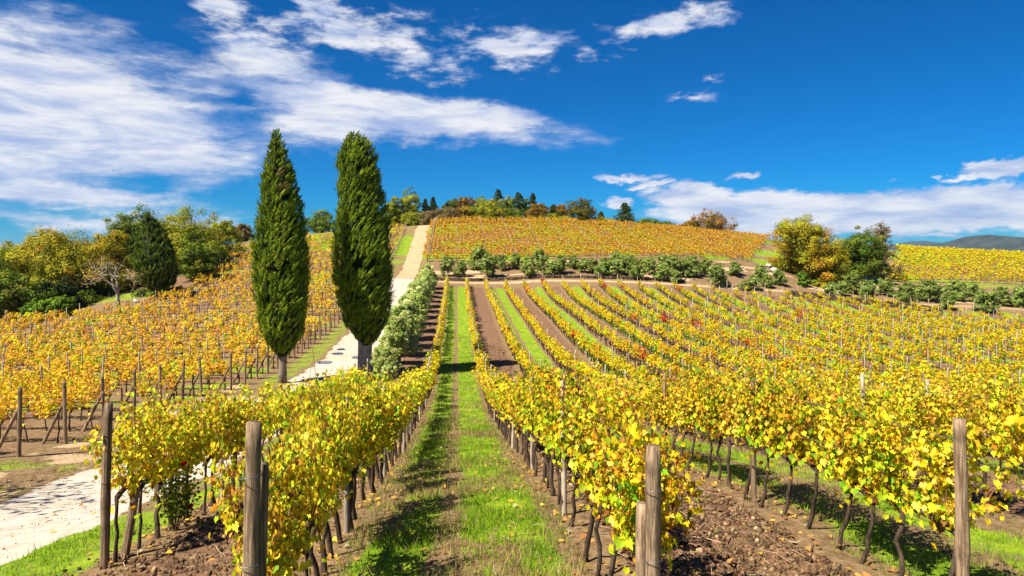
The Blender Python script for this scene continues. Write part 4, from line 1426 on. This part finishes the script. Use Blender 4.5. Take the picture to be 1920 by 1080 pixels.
def copy_tree(o):
    c = o.copy(); COL.objects.link(c)
    for ch in o.children:
        d = ch.copy(); COL.objects.link(d); d.parent = c
    return c


ro = np.random.default_rng(15)
protos = [make_olive(ro) for _ in range(4)]
used = [False] * 4
# (x, y of foot, width px, Z)
OL = [(838, 512, 34, 104), (862, 515, 34, 103.5), (893, 502, 34, 109), (918, 518, 44, 103), (905, 500, 40, 109.5), (966, 502, 36, 109), (990, 524, 42, 102.5), (1014, 508, 38, 107),
      (1052, 513, 42, 105), (1096, 512, 40, 106), (1130, 520, 44, 103.5), (1168, 515, 46, 105.5), (1195, 526, 40, 103), (1225, 516, 34, 106.5), (1265, 518, 40, 106), (1262, 535, 34, 102.5),
      (1285, 520, 36, 106.5), (1340, 543, 46, 102), (1300, 516, 40, 107), (1325, 514, 34, 109), (1395, 552, 26, 101.5), (1412, 545, 36, 102), (1424, 528, 40, 107), (1372, 520, 34, 109), (1463, 540, 34, 106), (1553, 562, 38, 102.5),
      (1595, 545, 50, 108), (1628, 562, 46, 103), (1662, 545, 42, 108.5), (1700, 570, 50, 102), (1745, 558, 50, 107), (1778, 576, 46, 102), (1792, 555, 44, 109), (1822, 556, 50, 108.5), (1848, 588, 56, 101.5), (1876, 566, 46, 107), (1916, 570, 40, 107)]
WORDS = ['silvery green', 'dense grey-green', 'round dull green', 'lopsided grey-green']
OL += [(940, 505, 32, 108), (1035, 521, 34, 103), (1075, 506, 34, 108.5), (1112, 508, 32, 108), (1148, 510, 34, 108), (1182, 512, 34, 108.5), (1245, 528, 32, 103), (1205, 511, 30, 109), (1248, 512, 32, 109), (1355, 530, 34, 104.5), (1440, 538, 32, 104), (1575, 555, 32, 105), (1612, 550, 34, 107.5), (1722, 556, 34, 107), (1762, 553, 34, 109.5)]
OL.sort()
nf_ = nb_ = 0
for q, (x, yb, w, Z) in enumerate(OL):
    p = P(x + ro.normal() * 3, yb, Z)
    z = h1(p[0], p[1])
    k = q % 4
    if not used[k]: o = protos[k]; used[k] = True
    else: o = copy_tree(protos[k])
    s = w * Z / FPX / 3.2 * (.92 if x < 1400 else .84)
    o.location = (p[0], p[1], z); o.rotation_euler = (0, 0, ro.random() * 6.28); s *= ro.uniform(.86, 1.16); o.scale = (s * ro.uniform(.9, 1.15), s * ro.uniform(.9, 1.15), s * ro.uniform(.85, 1.15))
    if Z < 105: nf_ += 1; lab = f'{WORDS[k]} olive tree, {ordw(nf_)} from the left in the front terrace row'
    else: nb_ += 1; lab = f'{WORDS[k]} olive tree, {ordw(nb_)} from the left in the back terrace row'
    tag(o, lab, 'olive tree', 'olive trees on the terrace')
hp = [make_olive(ro, 3.1, 3.9, 12000, .12, .16, OLVH) for _ in range(3)]
hu = [False] * 3
for q, yv in enumerate([35.5, 44.5, 48, 52, 56, 60, 64, 68, 72, 76, 80, 84, 88, 92]):
    xv = -3.9 + ro.normal() * .12 if q else -3.72
    k = q % 3
    if not hu[k]: o = hp[k]; hu[k] = True
    else: o = copy_tree(hp[k])
    o.location = (xv, yv, h1(xv, yv)); s = [.56, .9, .98, 1, 1, .98, .97, .95, .93, .92, .9, .9, .9, .9][q]
    o.scale = (s, s, s * (1.15 if q == 0 else 1)); o.rotation_euler = (0, 0, ro.random() * 6.28)
    tag(o, f'pale silvery olive, {ordw(q + 1)} from the front in the hedge line beside the gravel road', 'olive tree', 'olive trees along the road')


# ------------------------------------------------------------------ rocks and walls
def rock_mesh(rng, n=3):
    import bmesh
    bm = bmesh.new(); bmesh.ops.create_icosphere(bm, subdivisions=n, radius=1)
    pl = unit(9, rng); dd = rng.uniform(.55, .9, 9)
    for v in bm.verts:
        c = np.array(v.co)
        for a, d in zip(pl, dd):
            e = c @ a - d
            if e > 0: c = c - a * e * .9
        c *= 1 + .06 * rng.normal() * .5
        v.co = c
    me = bpy.data.meshes.new('boulder'); bm.to_mesh(me); bm.free()
    me.materials.append(M_stone)
    return me


rr_ = np.random.default_rng(6)
rocks = [rock_mesh(rr_) for _ in range(4)]
for (x, y, w, Z, lab) in [(352, 548, 28, 82, 'white limestone boulder at the top corner of the left vineyard'), (254, 560, 16, 79, 'smaller pale boulder under the leaning cypress'), (270, 563, 11, 79.5, 'small tan rock beside the smaller pale boulder'),
                          (1640, 495, 26, 126, 'flat white rock ledge at the left edge of the far yellow vineyard'), (1615, 503, 26, 123, 'flat white rock right of the dark oak foot'), (1665, 486, 24, 130, 'pale rock slab below the sparse brownish tree'),
                          (1440, 490, 18, 118, 'white rock in the grass left of the big golden oak'), (1432, 505, 22, 114, 'long pale rock below the white rock near the golden oak'), (1450, 503, 22, 114.5, 'flat pale rock at the foot of the golden oak'),
                          (1590, 508, 22, 120, 'low white rock under the dark green oak')]:
    p = P(x, y, Z); s = w * Z / FPX / 2
    o = link('boulder', rocks[int(rr_.integers(4))], loc=(p[0], p[1], h1(p[0], p[1]) + s * .25)); o.scale = (s * 1.1, s * .8, s * .6); o.rotation_euler = (0, 0, rr_.random() * 6)
    tag(o, lab, 'rock', 'pale rocks on the slopes')


def stone_wall(x0, y0, x1, y1, h, label, rng, th=.5, tone_=np.array([.34, .28, .2])):
    n = int(math.hypot(x1 - x0, y1 - y0) / .42)
    m = MB()
    c8 = np.array([(a, b_, c) for a in (-1, 1) for b_ in (-1, 1) for c in (-1, 1)], float)
    fq = np.array([[0, 1, 3, 2], [4, 6, 7, 5], [0, 4, 5, 1], [2, 3, 7, 6], [0, 2, 6, 4], [1, 5, 7, 3]])
    dirv = np.array([x1 - x0, y1 - y0]); L = np.linalg.norm(dirv); dirv /= L; nv = np.array([-dirv[1], dirv[0]])
    courses = int(h / .2)
    for c in range(courses):
        s = 0
        while s < L:
            w = rng.uniform(.3, .75)
            p = np.array([x0, y0]) + dirv * (s + w / 2)
            z = h1(p[0], p[1]) + .1 + c * .2
            v = c8 * np.array([w / 2 * .96, th / 2 * rng.uniform(.85, 1.1), .1 * rng.uniform(.85, 1.0)]) * (1 + .08 * rng.normal(size=(8, 3)))
            g_ = rng.uniform(.6, 1.15)
            vv = np.column_stack([p[0] + v[:, 0] * dirv[0] + v[:, 1] * nv[0], p[1] + v[:, 0] * dirv[1] + v[:, 1] * nv[1], z + v[:, 2]])
            m.add(vv, fq, tone_ * g_); s += w
    o = m.build('stone_wall', M_col)
    tag(o, label, 'wall')


pa, pb = P(1842, 548, 110), P(1960, 556, 112)
stone_wall(pa[0], pa[1], pb[0], pb[1], 1.7, 'pale dry stone wall at the right end of the olive terrace', rr_)
pa, pb = P(1790, 545, 116), P(1838, 546, 117)
stone_wall(pa[0], pa[1], pb[0], pb[1], .8, 'short broken stretch of dry stone wall behind the right olives', rr_)
stone_wall(-3.2, 101.0, 34, 101.2, .55, 'long low dark terrace wall along the top of the vine rows', rr_, tone_=np.array([.12, .085, .055]))
pa, pb = P(1480, 555, 100.5), P(1760, 578, 99.5)
stone_wall(pa[0], pa[1], pb[0], pb[1], .8, 'dark retaining wall with pale coping below the right olives', rr_, tone_=np.array([.12, .085, .055]))

# ------------------------------------------------------------------ distant hills
mm = bpy.data.materials.new('wooded_far_hill'); mm.use_nodes = True
nt = mm.node_tree; bs = nt.nodes['Principled BSDF']
g_ = nd(nt, 'ShaderNodeNewGeometry')
nn_ = noise(nt, g_.outputs['Position'], .02, 6, .6)
nt.links.new(mixc(nt, smooth(nt, nn_, .4, .62), (.012, .022, .020), (.03, .042, .03)), bs.inputs['Base Color']); bs.inputs['Roughness'].default_value = 1


def ridge(name, pts, Z, depth, label):
    """a hill seen as a skyline of (px, py): real slopes fall away in front of and behind the crest"""
    xs = np.linspace(pts[0][0], pts[-1][0], 70)
    ys = np.interp(xs, [p[0] for p in pts], [p[1] for p in pts])
    ys = ys + (fbm(xs * .06, xs * 0 + Z, 4, 3) - .5) * 3.2
    V = []
    ks = np.linspace(-1, 1, 15)
    for kx in ks:
        for x, y in zip(xs, ys):
            c = P(x, y, Z)
            h = c[2] + 70
            f = (1 - abs(kx)) ** .8
            d = kx * depth
            X, Y = c[0] + d * sn, c[1] + d * cs
            V.append((X, Y, -70 + h * f * (1 + .25 * (fbm(np.array([X / 120]), np.array([Y / 120]), 3, 8)[0] - .5) * (abs(kx) > .01))))
    n = len(xs)
    i, j = np.meshgrid(np.arange(n - 1), np.arange(len(ks) - 1)); b_ = j * n + i
    m = MB(); m.add(V, np.stack([b_, b_ + 1, b_ + n + 1, b_ + n], -1).reshape(-1, 4))
    o = m.build(name, mm, smooth_=True); tag(o, label, 'hill', kind='structure')


ridge('hills', [(1740, 472), (1775, 464), (1805, 456), (1835, 446), (1850, 440), (1880, 443), (1920, 446), (2000, 440), (2150, 455), (2300, 470)], 2600, 900, 'wooded dark hill far away at the right edge')
ridge('hills', [(1600, 470), (1680, 460), (1705, 453), (1730, 452), (1770, 458), (1850, 463), (2000, 470)], 6000, 1500, 'faint blue ridge on the horizon left of the dark hill')

# ------------------------------------------------------------------ ground cover and small things
rg = np.random.default_rng(50)


def gsample(n, x0, x1, y0, y1, power=1.6):
    x = rg.uniform(x0, x1, n); y = y0 + (y1 - y0) * rg.random(n) ** power
    return x, y


# grass blades in the near lanes
X, Y = [], []
for (x0, x1, y0, y1, n) in [(-1.3, 1.3, 3.6, 24, 95000), (4.0, 6.8, 4.5, 20, 26000), (-6.1, -4.6, 5.5, 11, 9000), (-11.6, -9.0, 12, 30, 8000), (-1.3, 1.3, 24, 60, 15000), (9.4, 12.2, 9, 24, 8000)]:
    a, b_ = gsample(n, x0, x1, y0, y1); X.append(a); Y.append(b_)
X, Y = np.concatenate(X), np.concatenate(Y)
zg_, zt_, zr_, ze_ = zones(X, Y)
pat = fbm(X * 1.7, Y * 1.7, 3, 61)
dry = (rg.random(len(X)) < np.clip(.7 - zg_ * .8, .04, 1))
kp = (zr_ < .3) & (zt_ < .4) & (rg.random(len(X)) < np.clip(zg_ * 1.1 + .15, 0, 1) * np.clip((pat - .25) * 3, .15, 1))
X, Y, dry = X[kp], Y[kp], dry[kp]
n = len(X)
pat2 = fbm(X * .8 + 3, Y * .8, 3, 66)
dry = dry | (rg.random(n) < np.clip((pat2 - .52) * 3.2, 0, .8))
GRN_P = [(4, (.17, .31, .010)), (4, (.24, .40, .014)), (2, (.10, .20, .010)), (2, (.32, .42, .025))]
DRY_P = [(3, (.34, .26, .10)), (2, (.24, .17, .07)), (1, (.42, .35, .16))]
c = np.where(dry[:, None], choose(DRY_P, n, rg), choose(GRN_P, n, rg))
c = c * np.clip(.55 + .9 * fbm(X * 2.1, Y * 2.1, 3, 67), .6, 1.25)[:, None]
hgt = rg.uniform(.03, .085, n) * (1 + .4 * (Y < 9)) * np.where(dry, 1.5, 1) * (1 + .8 * (rg.random(n) < .06))
up = np.tile([0, 0, 1.0], (n, 1)) + rg.normal(size=(n, 3)) * np.array([.45, .45, .1])
wid = .006 + .0006 * Y
m = MB()
scatter(m, SPRIG[0], SPRIG[1], np.column_stack([X, Y, H(X, Y) - .01]), unit(n, rg) * np.array([1, 1, .2]), up, np.column_stack([wid, hgt * (1 + Y * .012), hgt]), c)
o = m.build('grass', M_grass); tag(o, 'short green and dry grass growing along the lane between the rows', 'grass', kind='stuff')

# clods of turned soil
import bmesh as _b
bm = _b.new(); _b.ops.create_icosphere(bm, subdivisions=2, radius=1)
cv = np.array([v.co[:] for v in bm.verts]); cf = np.array([[v.index for v in f.verts] for f in bm.faces]); bm.free()
X, Y = [], []
for (x0, x1, y0, y1, n) in [(1.75, 3.75, 3.6, 22, 40000), (-3.7, -1.7, 3.8, 20, 16000), (-4.6, -3.6, 6, 14, 1500), (1.7, 3.7, 22, 55, 5000), (7.1, 9.1, 9, 30, 3000)]:
    a, b_ = gsample(n, x0, x1, y0, y1, 1.8); X.append(a); Y.append(b_)
X, Y = np.concatenate(X), np.concatenate(Y); n = len(X)
s = np.minimum(np.exp(rg.normal(size=n) * .65) * .0078, .026) * (1 + Y * .02)
v = cv[None] * (1 + .17 * rg.normal(size=(n, len(cv), 1))) * (s[:, None] * rg.uniform(.6, 1.3, (n, 3)))[:, None, :]
zc_ = H(X, Y) + (fbm(X * 3.2, Y * 3.2, 4, 41) - .45) * .22 * np.clip(np.exp(-np.maximum(0, Y - 4) / 40) + .3, 0, 1)
v += np.column_stack([X, Y, zc_ + s * .3])[:, None, :]
m = MB(); m.add(v.reshape(-1, 3), (cf[None] + (np.arange(n) * len(cv))[:, None, None]).reshape(-1, 3),
                np.repeat(choose([(3, (.12, .072, .036)), (3, (.175, .108, .056)), (1, (.26, .175, .10)), (3, (.07, .04, .021))], n, rg), len(cv), 0))
o = m.build('soil_clods', M_col); tag(o, 'clods of dark turned earth in the tilled lanes between the vines', 'soil', kind='stuff')

# fallen leaves and prunings
X, Y = [], []
for (x0, x1, y0, y1, n) in [(-4.6, 4.4, 3.6, 16, 3600), (-4.6, 9, 10, 34, 3600), (-11, -5, 8, 30, 600)]:
    a, b_ = gsample(n, x0, x1, y0, y1); X.append(a); Y.append(b_)
X, Y = np.concatenate(X), np.concatenate(Y); n = len(X)
dro = np.abs((X - row_x(0)) / SP - np.round((X - row_x(0)) / SP)) * SP
kp = rg.random(n) < np.exp(-dro / .5) * .9 + .1
X, Y = X[kp], Y[kp]; n = len(X)
m = MB()
scatter(m, LEAFY[0], LEAFY[1], np.column_stack([X, Y, H(X, Y) + rg.uniform(.02, .06, n)]), np.tile([0, 0, 1.0], (n, 1)) + rg.normal(size=(n, 3)) * .35, unit(n, rg), rg.uniform(.035, .08, n),
        choose([(3, (.45, .26, .06)), (3, (.26, .13, .05)), (2, (.6, .4, .05)), (1, (.36, .28, .16))], n, rg))
o = m.build('fallen_leaves', M_grass); tag(o, 'fallen yellow and brown vine leaves scattered on the ground', 'leaves', kind='stuff')
X, Y = gsample(420, 1.7, 3.8, 3.6, 12); X2, Y2 = gsample(300, -4.2, -1.5, 3.8, 12); X3, Y3 = gsample(160, -1.2, 1.2, 3.6, 9)
X, Y = np.concatenate([X, X2, X3]), np.concatenate([Y, Y2, Y3])
m = MB()
hz_ = H(X, Y)
for k in range(len(X)):
    a = rg.random() * 6.28; L = rg.uniform(.08, .4) * (.5 if k > 720 else 1)
    d = np.array([cos(a), sin(a), 0]) * L / 2
    p = np.array([X[k], Y[k], hz_[k] + .05])
    tube(m, [p - d, p + rg.normal(size=3) * .015, p + d + (0, 0, rg.uniform(-.02, .05))], rg.uniform(.0022, .006), 4, col=choose([(1, (.2, .12, .07)), (1, (.33, .24, .15))], 1, rg)[0], caps=False)
o = m.build('dry_twigs', M_col); tag(o, 'dry vine prunings lying on the tilled soil and grass', 'twigs', kind='stuff')


# rose bush under the short row
def rose():
    x, y = row_x(-1) + .12, FRONT[-1] + 1.15
    x, y = y_at(330, row_x(-1)) * 0 + row_x(-1), y_at(325, row_x(-1)) - .25
    root = empty('rose_bush', (x + .12, y, h1(x, y)))
    tag(root, 'small green rose bush with a red bloom under the row beside the white road', 'bush')
    rng = np.random.default_rng(2)
    m = MB(); m2 = MB()
    tips = []
    for k in range(16):
        a = rng.random() * 6.28; L = rng.uniform(.5, .85)
        e = np.array([cos(a) * .33 * rng.uniform(.3, 1), sin(a) * .33 * rng.uniform(.3, 1), L])
        tube(m, [(0, 0, -.05), e * .5 + (0, 0, .05), e], [.007, .005, .003], 4, col=(.1, .07, .03), caps=False); tips.append(e)
    m.build('stems', M_col, root)
    n = 900
    t = np.array(tips)[rng.integers(16, size=n)]
    f = rng.uniform(.35, 1.1, (n, 1))
    p = t * f + rng.normal(size=(n, 3)) * .07
    scatter(m2, KITE[0], KITE[1], p, unit(n, rng) + (0, 0, .5), unit(n, rng), rng.uniform(.035, .065, n), choose([(4, (.09, .17, .015)), (3, (.16, .24, .02)), (2, (.3, .32, .03)), (1, (.45, .36, .03))], n, rng))
    m2.build('foliage', M_vine, root)
    for (ex, ey, ez) in [(.14, -.05, .98), (.2, .05, .35)]:
        f = MB()
        pp = unit(26, rng) * .018
        scatter(f, KITE[0], KITE[1], pp + (ex, ey, ez), pp / .018, unit(26, rng), np.full(26, .045), np.tile([.55, .008, .02], (26, 1)))
        f.build('flower', M_vine, root)


rose()

# puddles on the road between the cypresses
pm = bpy.data.materials.new('puddle_water'); pm.use_nodes = True
b_ = pm.node_tree.nodes['Principled BSDF']
b_.inputs['Base Color'].default_value = (.03, .026, .02, 1); b_.inputs['Roughness'].default_value = .03; b_.inputs['Specular IOR Level'].default_value = .8
for (x, y, rx, ry, lab) in [(608, 680, .5, .3, 'shallow puddle on the road between the cypresses, nearest the camera'), (668, 671, .3, .3, 'small puddle by the foot of the right cypress'),
                            (632, 663, .4, .25, 'puddle farther up the middle of the road'), (640, 655, .3, .2, 'farthest thin puddle on the road')]:
    best = min(np.linspace(30, 60, 121), key=lambda Z: abs(P(x, y, Z)[2] - h1(*P(x, y, Z)[:2])))
    p = P(x, y, best)
    a = np.arange(28) * 2 * pi / 28
    r = 1 + .35 * (fbm(np.cos(a) * 1.5 + x, np.sin(a) * 1.5, 3, 4) - .5) * 2
    X, Y = p[0] + np.cos(a) * rx * r, p[1] + np.sin(a) * ry * 1.8 * r
    m = MB(); m.add(np.column_stack([X, Y, np.full(28, H(X, Y).max() + .025)]), [np.arange(28)[None]])
    o = m.build('puddle', pm); tag(o, lab, 'puddle', 'puddles on the gravel road', kind='structure')

# loose stones on the gravel road
X = ROAD_X + rg.uniform(-1.9, 1.9, 3000); Y = 6.5 + 26 * rg.random(3000) ** 1.7
n = len(X); sz_ = np.minimum(np.exp(rg.normal(size=n) * .5) * .006, .02) * (1 + Y * .02)
v = cv[None] * (1 + .14 * rg.normal(size=(n, len(cv), 1))) * (sz_[:, None] * rg.uniform(.6, 1.3, (n, 3)))[:, None, :] + np.column_stack([X, Y, H(X, Y) + sz_ * .2])[:, None, :]
m = MB(); m.add(v.reshape(-1, 3), (cf[None] + (np.arange(n) * len(cv))[:, None, None]).reshape(-1, 3), np.repeat(choose([(3, (.5, .45, .37)), (2, (.36, .31, .25)), (1, (.25, .2, .15))], n, rg), len(cv), 0))
o = m.build('gravel', M_col); tag(o, 'loose pale stones lying on the white gravel road', 'gravel', kind='stuff')

# ------------------------------------------------------------------ the air
hm = bpy.data.materials.new('air_haze'); hm.use_nodes = True
nt = hm.node_tree; nt.nodes.clear()
pv = nd(nt, 'ShaderNodeVolumePrincipled')
pv.inputs['Color'].default_value = (.42, .66, 1.0, 1); pv.inputs['Density'].default_value = HAZE; pv.inputs['Anisotropy'].default_value = .2
ho = nd(nt, 'ShaderNodeOutputMaterial'); nt.links.new(pv.outputs[0], ho.inputs['Volume'])
c8 = np.array([(a, b_, c) for a in (-7200, 7200) for b_ in (-3800, 9400) for c in (-90, 140)], float)
m = MB(); m.add(c8, np.array([[0, 1, 3, 2], [4, 6, 7, 5], [0, 4, 5, 1], [2, 3, 7, 6], [0, 2, 6, 4], [1, 5, 7, 3]]))
o = m.build('haze', hm); tag(o, 'thin blue air over the vineyard and far hills', 'haze', kind='stuff')
